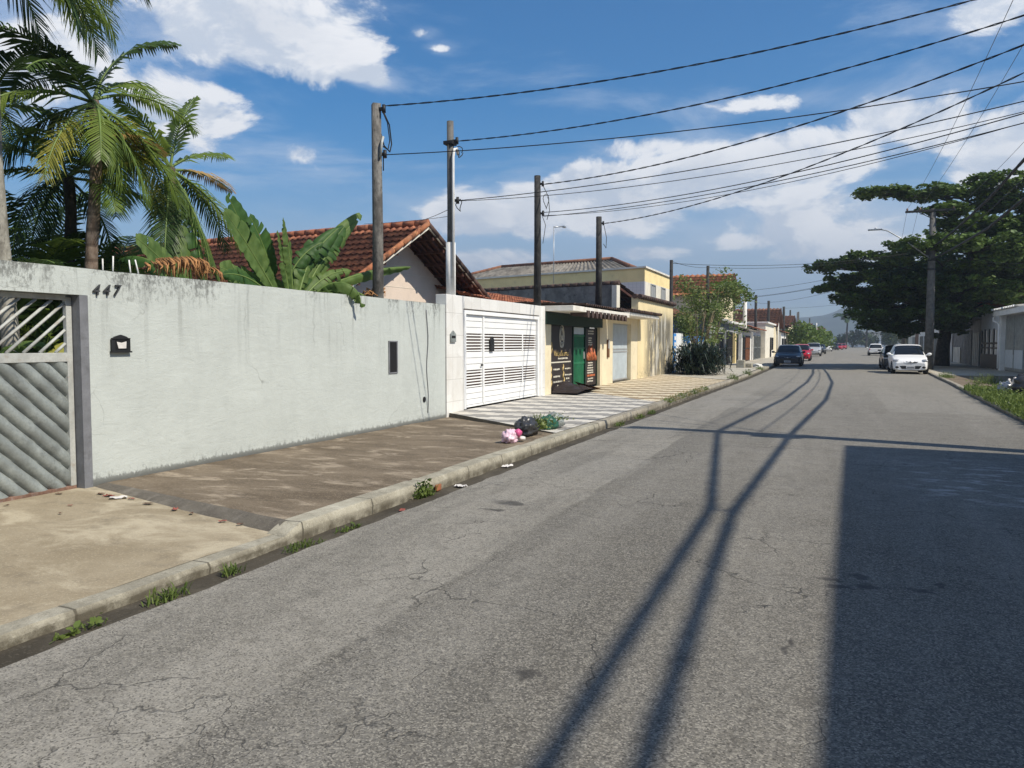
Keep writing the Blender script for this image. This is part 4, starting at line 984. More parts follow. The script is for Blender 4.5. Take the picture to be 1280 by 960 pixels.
hub = [Vector((6.9, 58.0, 3.0)), Vector((7.4, 56.5, 5.0)), Vector((8.0, 54.0, 7.4)), Vector((8.3, 53.8, 9.6))]
mb.tube([T0, Vector((6.75, 58.4, 1.5))]+hub+[Vector((8.6, 53.6, 11.2))], [.5, .40, .36, .3, .22, .14, .05], 10)
for (x, y, z, rx, rz) in PADS:
    h = min(hub, key=lambda q: abs(q.z-(z-.7)) + (0 if q.z < z else 3)); e = Vector((x, y, z-.1)); m_ = h.lerp(e, .5)+Vector((0, 0, .25))
    mb.tube([h, m_, e], [.085, .055, .02], 6)
    for k in range(5):
        a = rt.uniform(0, 6.28); mb.tube([m_.lerp(e, .6), e+Vector((math.cos(a)*rx*.75, math.sin(a)*rx*.6, rt.uniform(-.1, .2)))], [.05, .015], 5)
under(mb.build('trunk', M['trunk_dark']), tr)
mb = MB()
for (x, y, z, rx, rz) in PADS:
    nc = int(14+rx*rx*5.2); centres = []
    for _ in range(nc):
        a = rt.uniform(0, 6.28); q = math.sqrt(rt.random()); centres.append((Vector((x+math.cos(a)*q*rx, y+math.sin(a)*q*rx*.85, z+rz*math.sqrt(max(.02, 1-q*q))*rt.uniform(-.8, .9))), rt.uniform(.28, .6)))
    for c, s in centres:
        def pf(r, c=c, s=s):
            d = Vector((r.gauss(0,1), r.gauss(0,1), r.gauss(0,1))); d = d.normalized()*s*(r.random()**.4); d.z *= .5; return c+d
        leaf_cloud(mb, pf, int(26+s*56), .29, rt, .55)
under(mb.build('crown', M['leaf_tree'], fixn=False), tr)

def shrub(name, label, cat, base, rx, h, n, size, mat, seed, stems=6, z0=.2, group=None, flat=.9, lump=7):
    rr = random.Random(seed); t = thing(name, label, cat, base, 0, group); b = Vector(base); mb = MB()
    for k in range(stems):
        a = rr.uniform(0, 6.28); mb.tube([b, b+Vector((math.cos(a)*rx*.25, math.sin(a)*rx*.25, h*.4)), b+Vector((math.cos(a)*rx*.6, math.sin(a)*rx*.6, h*.85))], [.035, .022, .006], 5)
    under(mb.build('stems', M['twig']), t); mb = MB()
    L = [(b+Vector((rr.uniform(-.75,.75)*rx, rr.uniform(-.75,.75)*rx, rr.uniform(z0+.1, .9)*h)), rr.uniform(.25, .5)*min(rx, h)) for _ in range(lump)]
    def pf(r):
        c, s = r.choice(L); d = Vector((r.gauss(0,1), r.gauss(0,1), r.gauss(0,1))).normalized()*s*(r.random()**.35); p = c+d
        return p if p.z > b.z else None
    leaf_cloud(mb, pf, n, size, rr, flat); under(mb.build('foliage', mat, fixn=False), t); return t

# dark strap-leaved bush on the left pavement
bs = thing('strap_leaf_bush', 'dark green bush of stiff strap leaves on the left pavement before the blue wall', 'bush', (-5.6, 35.9, .2)); mb = MB(); rr = random.Random(9); bm = mb.bm
for k in range(3200):
    c = Vector((-5.7+rr.gauss(0, .46), 35.7+rr.gauss(0, .6), .2+rr.random()**1.25*1.1)); a = rr.uniform(0, 6.28); el = rr.uniform(-.1, 1.25); L = rr.uniform(.4, .8)
    d = Vector((math.cos(a)*math.cos(el), math.sin(a)*math.cos(el), math.sin(el))); s = d.cross(Vector((0,0,1))).normalized()*rr.uniform(.02, .035)
    v = [bm.verts.new(q) for q in (c-s*.5, c+s*.5, c+d*L*.55+s, c+d*L*.55-s, c+d*L-Vector((0,0,L*.25)))]; bm.faces.new(v[:4]); bm.faces.new((v[3], v[2], v[4]))
under(mb.build('leaves', M['leaf_agave'], fixn=False), bs)
mb = MB()
for k in range(9): mb.tube([(-5.6, 35.9, .15), (-5.6+rr.gauss(0,.3), 35.9+rr.gauss(0,.3), .9)], [.05, .03], 6)
under(mb.build('stems', M['trunk_dark']), bs)
shrub('climbing_shrub', 'straggly yellow-green shrub rising behind the dark strap-leaved bush', 'shrub', (-6.3, 39.5, .15), 1.35, 3.6, 3600, .12, M['leaf_shrub'], 31, 34, .05, lump=26)
shrub('street_tree', 'loose leafy tree with a branch reaching out beside the white pole', 'tree', (-6.8, 46.5, .15), 2.1, 5.5, 4200, .17, M['leaf_shrub'], 32, 18, .36, lump=24)
ft = [o for o in bpy.data.objects if o.name.startswith('street_tree')][-1]
mb = MB(); rr = random.Random(5)
def pf(r):
    t = r.random(); return Vector((-6.5+1.0*t, 48+8.2*t, 5.0+.5*math.sin(t*3.1)-.3*t)) + Vector((r.gauss(0,.22), r.gauss(0,.3), r.gauss(0,.16)))
leaf_cloud(mb, pf, 700, .22, rr, .8); under(mb.build('branch_leaves', M['leaf_hedge'], fixn=False), ft)
mb = MB(); mb.tube([(-6.7, 46.8, 3.5), (-6.5, 48.5, 4.9), (-6.0, 52, 5.3), (-5.5, 56, 4.8)], [.06, .045, .03, .01], 5); under(mb.build('branch', M['twig']), ft)
for (y, x, h, sd) in ((112, -4.9, 3.6, 41), (120, -4.5, 3.9, 42), (129, -4.1, 4.0, 43), (139, -3.6, 4.2, 44), (150, -3.0, 4.1, 45)):
    shrub('hedge_tree', 'bright green clipped street tree in the row beyond the parked cars', 'tree', (x, y, .15), 3.2, h, 1500, .42, M['leaf_hedge'], sd, 5, .3, 'clipped trees beyond the parked cars', lump=10)

# weeds
def weed(label, base, n, h, sp, mat, seed, leafy=0, group='weeds along the kerb'):
    rr = random.Random(seed); mb = MB(); bm = mb.bm; b = Vector(base)
    for k in range(n):
        a = rr.uniform(0, 6.28); c = b+Vector(((rr.random()+rr.random()-1)*sp[0]*.7, (rr.random()+rr.random()-1)*sp[1]*.7, 0)); el = rr.uniform(.35, 1.4); L = h*rr.uniform(.5, 1.2)
        d = Vector((math.cos(a)*math.cos(el), math.sin(a)*math.cos(el), math.sin(el))); s = d.cross(Vector((0,0,1))).normalized()*.004
        v = [bm.verts.new(q) for q in (c-s, c+s, c+d*L*.6+s, c+d*L*.6-s, c+d*L+Vector((0,0,-L*.2)))]; bm.faces.new(v[:4]); bm.faces.new((v[3], v[2], v[4]))
    if leafy:
        leaf_cloud(mb, lambda r: b+Vector(((r.random()+r.random()-1)*sp[0]*.6, (r.random()+r.random()-1)*sp[1]*.6, h*.9*r.random()**2)), leafy, .05, rr, .9)
    return tag(mb.build('weed', mat, fixn=False), label, 'weed', group)
gx = lambda y: xl(y)+.14
weed('low leafy weed in the gutter nearest the camera', (gx(2.95), 2.95, .0), 36, .05, (.08,.3), M['grass'], 1, 30)
weed('feathery grass tuft in the gutter by the driveway', (gx(3.52)+.03, 3.52, .0), 80, .12, (.10,.26), M['grass'], 2)
weed('small grass tuft in the gutter beside the driveway middle', (gx(4.1)+.02, 4.1, .0), 55, .10, (.08,.14), M['grass'], 3)
weed('wide grass tuft in the gutter just before the raised kerb', (gx(4.85)+.02, 4.85, .0), 100, .08, (.1,.34), M['grass'], 4)
weed('sparse low weed in the gutter beside the raised kerb end', (gx(5.5)+.02, 5.5, .0), 60, .06, (.08,.3), M['grass'], 5, 20)
weed('bushy dark weed growing against the kerb face', (xl(7.0)+.05, 7.0, .0), 60, .18, (.08,.3), M['grass'], 6, 150)
for k, y in enumerate((19.6, 20.4, 21.3, 22.2, 23.2, 24.1, 25.2)):
    weed('dry grass mat over the worn kerb of the tiled pavement', (xl(y)-.03, y, .1), 150, .15, (.28,.75), M['grass_dry'] if k % 2 else M['grass'], 20+k, 60, 'grass mats over the old kerb')
for k, y in enumerate((14.6, 16.2, 17.3)): weed('thin weeds at the kerb foot by the grey tiles', (xl(y)+.1, y, .0), 70, .12, (.12,.5), M['grass'], 40+k, 20)
for k, (y, lb) in enumerate(((32.5, 'leafy green weed at the pavement edge by the dark bush'), (38, 'weed clump at the kerb past the dark bush'), (45, 'weed clump beside the small concrete block'))):
    weed(lb, (xl(y)-.1, y, .1), 160, .3, (.4,.9), M['grass'], 50+k, 160)
# verge on the opposite side
def verge(name, mat, y0, y1, w0, w1, n, h, seed, leaf):
    rr = random.Random(seed); mb = MB(); bm = mb.bm
    for k in range(n):
        y = rr.uniform(y0, y1); t = (y-y0)/(y1-y0); x = xr(y)-.12*max(0, nz(1, y, 1.1))+rr.random()**1.2*(w0+(w1-w0)*t)
        if nz(x, y, .8, 3) < -.25: continue
        a = rr.uniform(0, 6.28); el = rr.uniform(.3, 1.4); L = h*rr.uniform(.4, 1.2)*(1+.6*nz(x, y, .5, 8)); c = Vector((x, y, .09))
        d = Vector((math.cos(a)*math.cos(el), math.sin(a)*math.cos(el), math.sin(el))); s = d.cross(Vector((0,0,1))).normalized()*.012
        v = [bm.verts.new(q) for q in (c-s, c+s, c+d*L*.6+s, c+d*L*.6-s, c+d*L)]; bm.faces.new(v[:4]); bm.faces.new((v[3], v[2], v[4]))
    leaf_cloud(mb, lambda r: (lambda y: Vector((xr(y)+.02+r.random()**1.2*(w0+(w1-w0)*(y-y0)/(y1-y0)), y, .1+abs(r.gauss(0, h*.45))*(1+nz(2, y, .9)))))(r.uniform(y0, y1)), leaf, .075, rr, .8)
    return tag(mb.build(name, mat, fixn=False), kind='stuff')
tag(verge('verge_grass', M['grass'], 13, 29, 1.3, 1.1, 5200, .24, 3, 5200), 'bright green weeds growing along the right kerb', 'grass')
weed('low green weed patch on the right kerb beside the white car', (4.6, 38.5, .1), 260, .3, (.5,1.6), M['grass'], 61, 160, 'weeds on the right kerb')
weed('dark leafy weed on the shaded right pavement', (5.35, 33.5, .1), 240, .45, (.8,1.0), M['leaf_shrub'], 62, 200, 'weeds on the right kerb')
# ---------------------------------------------------------------- service poles and cables
def loop_pts(c, r, k=14, ph=0, sx=1): return [(c[0]+.03*math.sin(i), c[1]+r*sx*math.cos(2*math.pi*i/k+ph), c[2]+r*1.2*math.sin(2*math.pi*i/k+ph)) for i in range(k+1)]
def spole(label, x, y, z0, z1, w, mat, group='service poles along the left side', extra=None):
    t = thing('service_pole', label, 'pole', (x, y, z0), 0, group)
    mb = MB(); mb.tube([(x, y, z0), (x+.01, y, (z0+z1)/2), (x, y, z1)], [w*1.12, w, w*.9], 4 if mat is M['pole_conc'] else 10); under(mb.build('shaft', mat), t)
    if extra: extra(t)
    return t
def bracket(t, x, y, z, d=.1):
    mb = MB(); mb.box(x+.05, x+.05+d, y-.03, y+.03, z-.02, z+.03, .005); mb.tube([(x+.05+d, y, z-.06), (x+.05+d, y, z+.07)], [.035, .03], 8); under(mb.build('insulator', M['iron']), t)
PX = -7.15
def ex1(t):
    bracket(t, PX, 11.2, 5.5); bracket(t, PX, 11.22, 4.76)
    mb = MB(); mb.tube([(PX+.1, 11.25, 5.5), (PX+.12, 11.42, 5.3), (PX+.1, 11.52, 5.0), (PX+.1, 11.46, 4.86), (PX+.1, 11.28, 4.92), (PX+.09, 11.2, 5.1)], .012, 5)
    mb.tube([(PX+.1, 11.22, 5.5), (PX+.12, 11.36, 5.32), (PX+.1, 11.46, 5.05), (PX+.1, 11.40, 4.88), (PX+.1, 11.24, 4.9)], .010, 5); mb.tube([(PX+.1, 11.25, 4.76), (PX+.1, 11.25, 4.5)], .01, 5); under(mb.build('cable_loop', M['cable']), t)
    mb = MB(); mb.tube([(PX+.1, 11.16, 4.7), (PX+.13, 11.16, 4.95), (PX+.12, 11.22, 5.05)], .022, 6); under(mb.build('conduit_bend', M['galv_light']), t)
spole('tall square weathered pole rising out of the banana plants', PX, 11.2, 1.5, 5.6, .105, M['pole_conc'], extra=ex1)
def ex2(t):
    bracket(t, PX, 13.9, 5.62); bracket(t, PX, 13.92, 4.45)
    mb = MB(); mb.tube([(PX+.09, 13.83, 2.5), (PX+.1, 13.83, 5.3), (PX+.1, 13.88, 5.46), (PX+.1, 13.98, 5.5), (PX+.1, 14.05, 5.38)], .028, 7); under(mb.build('conduit', M['pole_white']), t)
    mb = MB(); mb.tube(loop_pts((PX+.12, 14.08, 5.45), .09), .009, 5); mb.tube(loop_pts((PX+.12, 14.05, 4.38), .10, ph=1), .009, 5); under(mb.build('cable_loop', M['cable']), t)
    mb = MB(); mb.tube([(PX, 13.9, 2.3), (PX, 13.9, 3.62)], .098, 10); under(mb.build('white_base', M['pole_white']), t)
    mb = MB(); mb.box(PX-.1, PX+.1, 13.78, 14.0, 5.55, 5.62, .01); under(mb.build('clamp', M['iron']), t)
spole('round pole with white painted foot and white conduit above the white gateway', PX, 13.9, 2.3, 6.02, .075, M['pole_conc'] if False else M['pole_grey'], extra=ex2)
def ex3(t):
    bracket(t, PX, 18.8, 5.7); bracket(t, PX, 18.82, 4.95)
    mb = MB(); mb.tube([(PX+.12, 18.9, 5.68), (PX+.14, 19.25, 5.45), (PX+.12, 19.4, 5.1), (PX+.12, 19.2, 4.85)], .009, 5); mb.tube(loop_pts((PX+.13, 19.1, 5.3), .16, ph=.6), .009, 5); mb.tube([(PX+.1, 18.9, 4.9), (PX+.1, 19.15, 4.7), (PX+.1, 18.95, 4.2)], .008, 5); under(mb.build('cable_loop', M['cable']), t)
spole('black pole behind the right end of the white gateway', PX, 18.8, 2.3, 5.92, .09, M['pole_dark'], extra=ex3)
def ex4(t):
    bracket(t, PX, 24.45, 5.5)
    mb = MB(); mb.tube([(PX+.12, 24.6, 5.5), (PX+.12, 24.95, 5.1), (PX+.12, 24.9, 4.75), (PX+.12, 24.6, 4.85)], .01, 5); under(mb.build('cable_loop', M['cable']), t)
spole('black pole standing behind the shop canopy', PX, 24.45, 2.5, 5.72, .10, M['pole_dark'], extra=ex4)
far_poles = [(-7.4, 37.9, 5.66, .09, 'pole_dark', 'black pole just behind the stained yellow end wall'), (-7, 47, 6.2, .10, 'pole_dark', 'black pole in front of the orange gable roof'), (-7, 60.4, 5.05, .09, 'pole_dark', 'short black pole left of the white pole'),
             (-6.8, 66, 6.0, .17, 'pole_white', 'thick white pole beside the reaching branch'), (-6.8, 75.5, 6.1, .13, 'pole_dark', 'black pole right of the thick white pole'), (-6.4, 85.5, 6.07, .15, 'pole_dark', 'dark brown pole before the cream house'), (-6, 94.6, 5.4, .10, 'pole_white', 'thin white pole above the dark parked car'),
             (-6, 105, 6.3, .17, 'pole_dark', 'dark thick pole among the far dark roofs'), (-6, 121, 6.5, .13, 'pole_dark', 'dark pole above the first clipped green tree'), (-5.6, 136, 6.7, .14, 'pole_grey', 'grey pole above the clipped green trees'), (-5.6, 139, 6.9, .16, 'pole_dark', 'dark pole at the far row of roofs'), (-4.5, 165, 6.6, .13, 'pole_dark', 'farthest dark pole on the left side'), (-3.5, 180, 6.0, .13, 'pole_white', 'farthest pale pole on the left side')]
for x, y, z, w, m, lb in far_poles: spole(lb, x, y, 0, z, w, M[m])
def cable(label, a, b, sag, r=.012, mat='cable', n=26, twist=0, group='overhead cables', mid=None):
    a, b = Vector(a), Vector(b); pts = []
    for i in range(n+1):
        t = i/n; p = a.lerp(b, t) - Vector((0, 0, 4*sag*t*(1-t)))
        pts.append(p)
    mb = MB()
    if twist:
        m = int((b-a).length*twist); L = []
        for s in (0, math.pi):
            q = []
            for i in range(m*4+1):
                t = i/(m*4); p = a.lerp(b, t) - Vector((0, 0, 4*sag*t*(1-t))); ph = s+i*math.pi/2*.8
                q.append(p+Vector((0, math.cos(ph), math.sin(ph)))*r*.9)
            mb.tube(q, r*.75, 5, caps=False)
    else: mb.tube(pts, r, 6)
    return tag(mb.build('overhead_cable', M[mat]), label, 'cable', group)
NX, NY = 4.9, 12.75
cable('uppermost twisted service cable from the tall square pole', (PX+.15, 11.2, 5.55), (NX, NY, 7.0), .42, .0095, twist=2.2)
cable('twisted service cable from the top of the white-footed pole', (PX+.15, 13.95, 5.63), (NX, NY, 6.75), .45, .0095, twist=2.2)
cable('twisted service cable from the top of the black gateway pole', (PX+.15, 18.85, 5.7), (NX, NY, 6.6), .5, .011, twist=1.8)
cable('twisted service cable from the pole behind the shop canopy', (PX+.15, 24.5, 5.5), (NX, NY, 6.5), .6, .011, twist=1.6)
cable('thin low wire from the tall square pole', (PX+.15, 11.25, 4.76), (NX, NY, 5.45), .25, .008)
cable('thin low wire from the white-footed pole', (PX+.15, 13.97, 4.46), (NX, NY, 5.40), .28, .008)
cable('second thin low wire from the white-footed pole, hanging slacker', (PX+.15, 13.97, 4.45), (NX, NY, 5.30), .38, .006)
cable('upper thin wire from the black gateway pole', (PX+.15, 18.85, 4.98), (NX, NY, 5.40), .38, .009)
cable('lower thin wire from the black gateway pole', (PX+.15, 18.85, 4.88), (NX, NY, 5.20), .32, .008)
cable('middle thin wire from the black gateway pole', (PX+.15, 18.85, 4.90), (NX, NY, 5.30), .45, .006)
cable('guy wire from the white-footed pole to the tiled roof', (PX, 13.9, 4.3), (-9.8, 17.3, 4.7), .02, .006)
cable('second guy wire from the white-footed pole to the tiled roof ridge', (PX, 13.9, 4.15), (-11.5, 17.4, 4.75), .03, .005)

# ---------------------------------------------------------------- street-side utility poles
def upole(label, x, y, z, lamp=False, arm_x=(-1.42, 1.1)):
    t = thing('utility_pole', label, 'utility pole', (x, y, 0), 0, 'concrete utility poles on the right side')
    mb = MB(); mb.tube([(x, y, 0), (x, y, z*.5), (x, y, z)], [.25, .21, .155], 12); under(mb.build('shaft', M['pole_grey']), t)
    mb = MB(); mb.box(x+arm_x[0], x+arm_x[1], y-.2, y-.1, z-.17, z-.05, .01); mb.tube([(x-.75, y-.15, z-.15), (x, y-.18, z-.6)], .025, 6); under(mb.build('crossarm', M['pole_dark']), t)
    for dx in (arm_x[0]+.1, arm_x[0]+.75, arm_x[1]-.1):
        mb = MB(); mb.tube([(x+dx, y-.15, z-.06), (x+dx, y-.15, z+.02), (x+dx, y-.15, z+.1)], [.045, .06, .03], 8); under(mb.build('insulator', M['ceramic']), t)
    mb = MB()
    for zz in (z-2.2, z-2.9, z-3.4): mb.tube([(x, y, zz-.04), (x, y, zz+.04)], .23, 12)
    mb.box(x-.32, x-.18, y-.2, y+.02, z-2.6, z-2.2, .02); under(mb.build('clamps', M['iron']), t)
    if lamp:
        mb = MB(); mb.tube([(x-.15, y-.1, z-2.75), (x-1.4, y-.3, z-1.75), (x-2.3, y-.35, z-1.16), (x-2.6, y-.35, z-1.07), (x-2.9, y-.35, z-1.05)], [.035, .035, .033, .033, .03], 8); la = under(mb.build('lamp_arm', M['steel']), t)
        mb = MB(); mb.box(x-3.35, x-2.6, y-.48, y-.22, z-1.08, z-1.01, .02); mb.tube([(x-2.95, y-.35, z-1.01), (x-2.95, y-.35, z-.93)], .05, 8); o = mb.build('lamp_head', M['steel'], la)
    return t
upole('near concrete utility pole outside the right edge with thick cable bundles', NX, NY, 9.4, arm_x=(-1.6, 1.4))
upole('tall concrete utility pole with street lamp arm behind the white hatchback', 5.05, 49.8, 9.2, lamp=True)
upole('distant concrete utility pole seen under the tree', 6.9, 92, 8.6)
upole('concrete utility pole behind the photographer', 4.9, -24, 9.4)
tx = thing('splice_box', 'dark cable splice box hung from the near utility pole bundles', 'box', (NX-.2, NY-.1, 6.2)); mb = MB(); mb.box(NX-.5, NX-.05, NY-.35, NY-.1, 6.0, 6.45, .03); under(mb.build('housing', M['plastic']), tx); mb = MB(); mb.tube([(NX-.25, NY-.2, 6.0), (NX-.3, NY-.2, 5.8), (NX-.2, NY-.1, 6.5)], .02, 5); under(mb.build('lead', M['cable']), tx)
# thick bundles running along the street (they cast the two road shadows)
def bundle(label, pts, r):
    mb = MB()
    for k in range(4):
        q = []
        for i, (a, b) in enumerate(zip(pts, pts[1:])):
            a, b = Vector(a), Vector(b); m = 14
            for j in range(m+(i == len(pts)-2)):
                t = j/m; ph = (i*m+j)*1.1+k*math.pi/2; q.append(a.lerp(b, t)+Vector((math.cos(ph), 0, math.sin(ph)))*r*.6-Vector((0,0,4*.0*t)))
        mb.tube(q, r*.55, 5, caps=False)
    return tag(mb.build('cable_bundle', M['cable']), label, 'cable', 'thick cable bundles above the street')
bundle('thick upper cable bundle between the right-hand utility poles', [(NX, -24, 7.7), (NX+.1, -10, 6.95), (NX+.14, -2, 6.72), (NX+.02, 6.35, 6.76), (NX, NY, 7.66), (NX, 22, 6.95), (5.0, 32, 6.75), (5.05, 41, 6.8), (5.05, 49.8, 7.0)], .046)
bundle('thick lower cable bundle between the right-hand utility poles', [(NX-.03, -24, 6.3), (NX+.1, -10, 6.2), (NX+.14, -2, 6.22), (NX+.02, 6.3, 6.52), (NX, NY, 6.3), (NX, 22, 5.75), (5.0, 32, 5.7), (5.05, 41, 6.0), (5.05, 49.8, 6.35)], .046)
cable('short tie between the two thick bundles', (NX, 6.35, 6.76), (NX, 6.3, 6.52), 0, .02, n=2)
for dx, lb in ((-1.5, 'left'), (-.75, 'middle'), (1.2, 'right')):
    cable(f'{lb} high bare conductor running to the lamp pole crossarm', (NX+dx, NY, 9.45), (5.05+max(-1.32, dx), 49.65, 9.25), .5, .008, 'cable_lt')
    cable(f'{lb} bare conductor continuing beyond the lamp pole', (5.05+max(-1.32, dx), 49.65, 9.25), (6.9+max(-1.32, dx), 91.8, 8.65), .6, .008, 'cable_lt')
cable('thin middle cable beside the thick bundles', (NX, NY, 6.9), (5.05, 49.8, 6.75), .55, .014)
for (b, z, sg, lb) in (((-7, 47, 6.1), 6.8, .35, 'pole before the orange gable roof'), ((-7, 60.4, 4.95), 6.3, .35, 'short black pole'), ((-6.8, 66, 5.9), 6.6, .3, 'thick white pole'), ((-6.8, 75.5, 6.0), 6.5, .35, 'dark pole past the white pole'), ((-7.4, 37.9, 5.5), 6.9, .4, 'pole behind the yellow wall'), ((-6.4, 85.5, 5.9), 6.4, .5, 'dark brown far pole')):
    cable(f'service cable from the lamp pole across to the {lb}', (4.9, 49.8, z), b, sg, .012)
for (b, z, lb) in (((9.6, 46.8, 5.7), 6.9, 'grey house pole'), ((9.4, 52.8, 4.9), 6.4, 'gateway pole'), ((14, 50, 5.4), 6.5, 'hidden house on the right')):
    cable(f'service cable from the lamp pole to the {lb}', (5.2, 49.8, z), b, .3, .012)
cable('high loop cable joining the left far poles', (-7.4, 37.9, 5.6), (-7, 47, 6.1), .1, .01)
cable('long cable along the far left poles', (-7, 47, 5.9), (-6.4, 85.5, 5.8), .6, .012)
cable('service cable to the far utility pole under the tree', (6.9, 92, 7), (-6, 105, 6.1), .4, .012)

# ---------------------------------------------------------------- left side beyond the yellow wall
bw = thing('blue_wall', 'bright blue front wall with a white gate panel and pale blue square ornaments', 'wall', (-7, 40, .15))
mb = MB(); mb.box(-7.15, -6.98, 39.0, 46.5, 0, 1.98); mb.box(-7.1, -6.96, 36.4, 37.05, 0, 2.05); islands(mb, 'wall', M['blue'], bw)
mb = MB(); mb.box(-7.08, -6.97, 37.07, 38.98, .12, 2.08, .01); under(mb.build('gate_panel', M['white_paint']), bw)
mb = MB()
for k in range(6): mb.box(-6.962, -6.945, 36.55, 36.9, .3+k*.29, .3+k*.29+.18)
for k in range(4):
    for j in range(5): mb.box(-6.982, -6.965, 39.5+j*1.4, 39.9+j*1.4, .35+k*.4, .5+k*.4)
under(mb.build('ornaments', M['white_plain']), bw)
mb = MB(); mb.box(-6.972, -6.955, 37.9, 38.5, 1.42, 1.5); mb.box(-6.972, -6.955, 38.0, 38.6, 1.02, 1.1); islands(mb, 'gate_fitting', M['iron'], bw)

def house_unit(label, y0, y1, x, h, wall, roof, xb=-15, rise=1.6, gates=(), over=.5, gmat='iron', roofkind='street', cap=None):
    t = thing('house', label, 'house', (x, (y0+y1)/2, .15), 0, 'low houses along the left side')
    mb = MB(); mb.box(xb, x, y0+.05, y1-.05, 0, h, .01); under(mb.build('wall', M[wall]), t)
    if roofkind == 'street':   # eave towards the street
        xm = (x+xb)/2; mb = MB(); L = Vector((x+over-xm, 0, -rise)); tile_roof(mb, (xm, y0, h+rise+.02), (0,1,0), L, y1-y0, L.length, tile=.4, row=.7, seg=4, amp=.05)
        tile_roof(mb, (xm, y0, h+rise+.02), (0,1,0), Vector((-L.x, 0, L.z)), y1-y0, L.length, tile=.4, row=.7, seg=4, amp=.05); under(mb.build('roof', M[roof]), t)
        mb = MB()
        for yy in (y0+.06, y1-.06): mb.prism([(xb, h), (x, h), (xm, h+rise*.96)], yy-.05, yy+.05, lambda u, v, q: (u, q, v))
        under(mb.build('gable_wall', M[wall]), t)
    elif roofkind == 'gable':  # gable towards the street
        ym = (y0+y1)/2; L = Vector((0, y0-.3-ym, -rise)); mb = MB(); tile_roof(mb, (xb, ym, h+rise), (1,0,0), L, x+over-xb, L.length, tile=.4, row=.7, seg=4, amp=.05)
        tile_roof(mb, (xb, ym, h+rise), (1,0,0), Vector((0, -L.y, L.z)), x+over-xb, L.length, tile=.4, row=.7, seg=4, amp=.05); under(mb.build('roof', M[roof]), t)
        mb = MB(); mb.prism([(y0+.06, h), (y1-.06, h), (ym, h+rise*.93)], xb, x-.01, lambda u, v, q: (q, u, v)); under(mb.build('gable_wall', M[wall]), t)
        mb = MB(); mb.prism([(y0-.3, h-.1), (ym, h+rise-.1), (y1+.3, h-.1), (y1+.3, h-.25), (ym, h+rise-.25), (y0-.3, h-.25)], x-.5, x+over-.02, lambda u, v, q: (q, u, v)); under(mb.build('verge_soffit', M['soffit']), t)
    else:
        mb = MB(); mb.box(xb, x+over, y0, y1, h+.002, h+.16, .02); under(mb.build('roof_slab', M[roof]), t)
    for (a, b, z0, z1, m, nm) in gates:
        mb = MB(); mb.box(x+.002, x+.05, a, b, z0, z1, .004)
        g = under(mb.build(nm, M[m]), t); mb = MB()
        n = max(2, int((b-a)/.5))
        for k in range(n+1): yy = a+(b-a)*k/n; mb.box(x+.05, x+.075, yy-.03, yy+.03, z0, z1)
        for z in (z0+.05, (z0+z1)/2, z1-.05): mb.box(x+.05, x+.07, a, b, z-.03, z+.03)
        mb.build(nm+'_bars', M['iron' if m != 'iron' else 'galv'], g)
    return t
tall = house_unit('deep blue house with two orange-brown tile roofs behind the leafy street tree', 57.2, 65.6, -7.6, 5.1, 'cream', 'roof_orange', -18, 1.85, (), .5, roofkind='gable')
mb = MB(); tile_roof(mb, (-12.2, 41, 4.75), (0,1,0), (3.5, 0, -1.6), 15.5, 3.85, tile=.26, row=.45, amp=.04); under(mb.build('lower_roof', M['roof_brown']), tall)
mb = MB(); mb.box(-14, -8.9, 41.2, 56.4, 0, 3.15); under(mb.build('lower_wall', M['blue_dark']), tall)
house_unit('grey carport front with dark sheet gate behind the straggly shrub', 46.6, 54, -6.95, 3.05, 'grey_wall', 'grey_wall', -9, gates=((47, 50.2, .15, 2.2, 'grey_wall', 'gate'), (50.8, 53.6, .15, 2.3, 'dark_in', 'gate')), roofkind='flat', over=.35)
house_unit('dark low carport with a yellow corner post', 54, 61.5, -6.8, 2.95, 'grey_wall', 'white_plain', -9, gates=((54.3, 57.4, .15, 2.4, 'dark_in', 'gate'), (58.3, 61, .15, 2.3, 'dark_in', 'carport')), roofkind='flat', over=.4)
mb = MB(); mb.box(-6.78, -6.55, 57.5, 58.1, 0, 2.3, .01); tag(mb.build('gate_post', M['yellow']), 'yellow gate post in front of the dark carport', 'post')
house_unit('white-framed house with an orange-brown door and sloped grey roof', 61.6, 69.2, -6.55, 2.55, 'white_plain', 'roof_grey', -12, .9, ((62.2, 63.6, .15, 2.1, 'dark_in', 'gate'), (64.2, 67.4, .15, 2.2, 'orange_wood', 'door')), .5)
house_unit('white house front with tall dark grille gates', 69.4, 77.2, -6.45, 2.75, 'white_plain', 'roof_red', -12, 1.0, ((70, 72.8, .15, 2.3, 'iron', 'gate'), (73.4, 76.4, .15, 2.3, 'iron', 'gate')), .5)
house_unit('cream flat-topped house with small dark doors', 77.4, 88.5, -6.05, 3.5, 'cream2', 'white_plain', -13, gates=((83.2, 84.4, .15, 2.2, 'dark_in', 'door'), (85.6, 87.2, .9, 2.2, 'dark_in', 'window')), roofkind='flat', over=.25)
house_unit('house with a dark steep gable roof beyond the cream house', 89, 98, -6.4, 3.6, 'cream', 'roof_brown', -16, 2.0, ((90, 92, .15, 2.3, 'dark_in', 'gate'),), .8, roofkind='gable')
house_unit('pale grey-green fronted house with a low parapet', 98.5, 109, -5.9, 2.9, 'white_plain', 'roof_red', -12, 1.1, ((100, 103, .15, 2.2, 'galv', 'gate'), (104.5, 108, .15, 2.2, 'galv_light', 'gate')), .4)
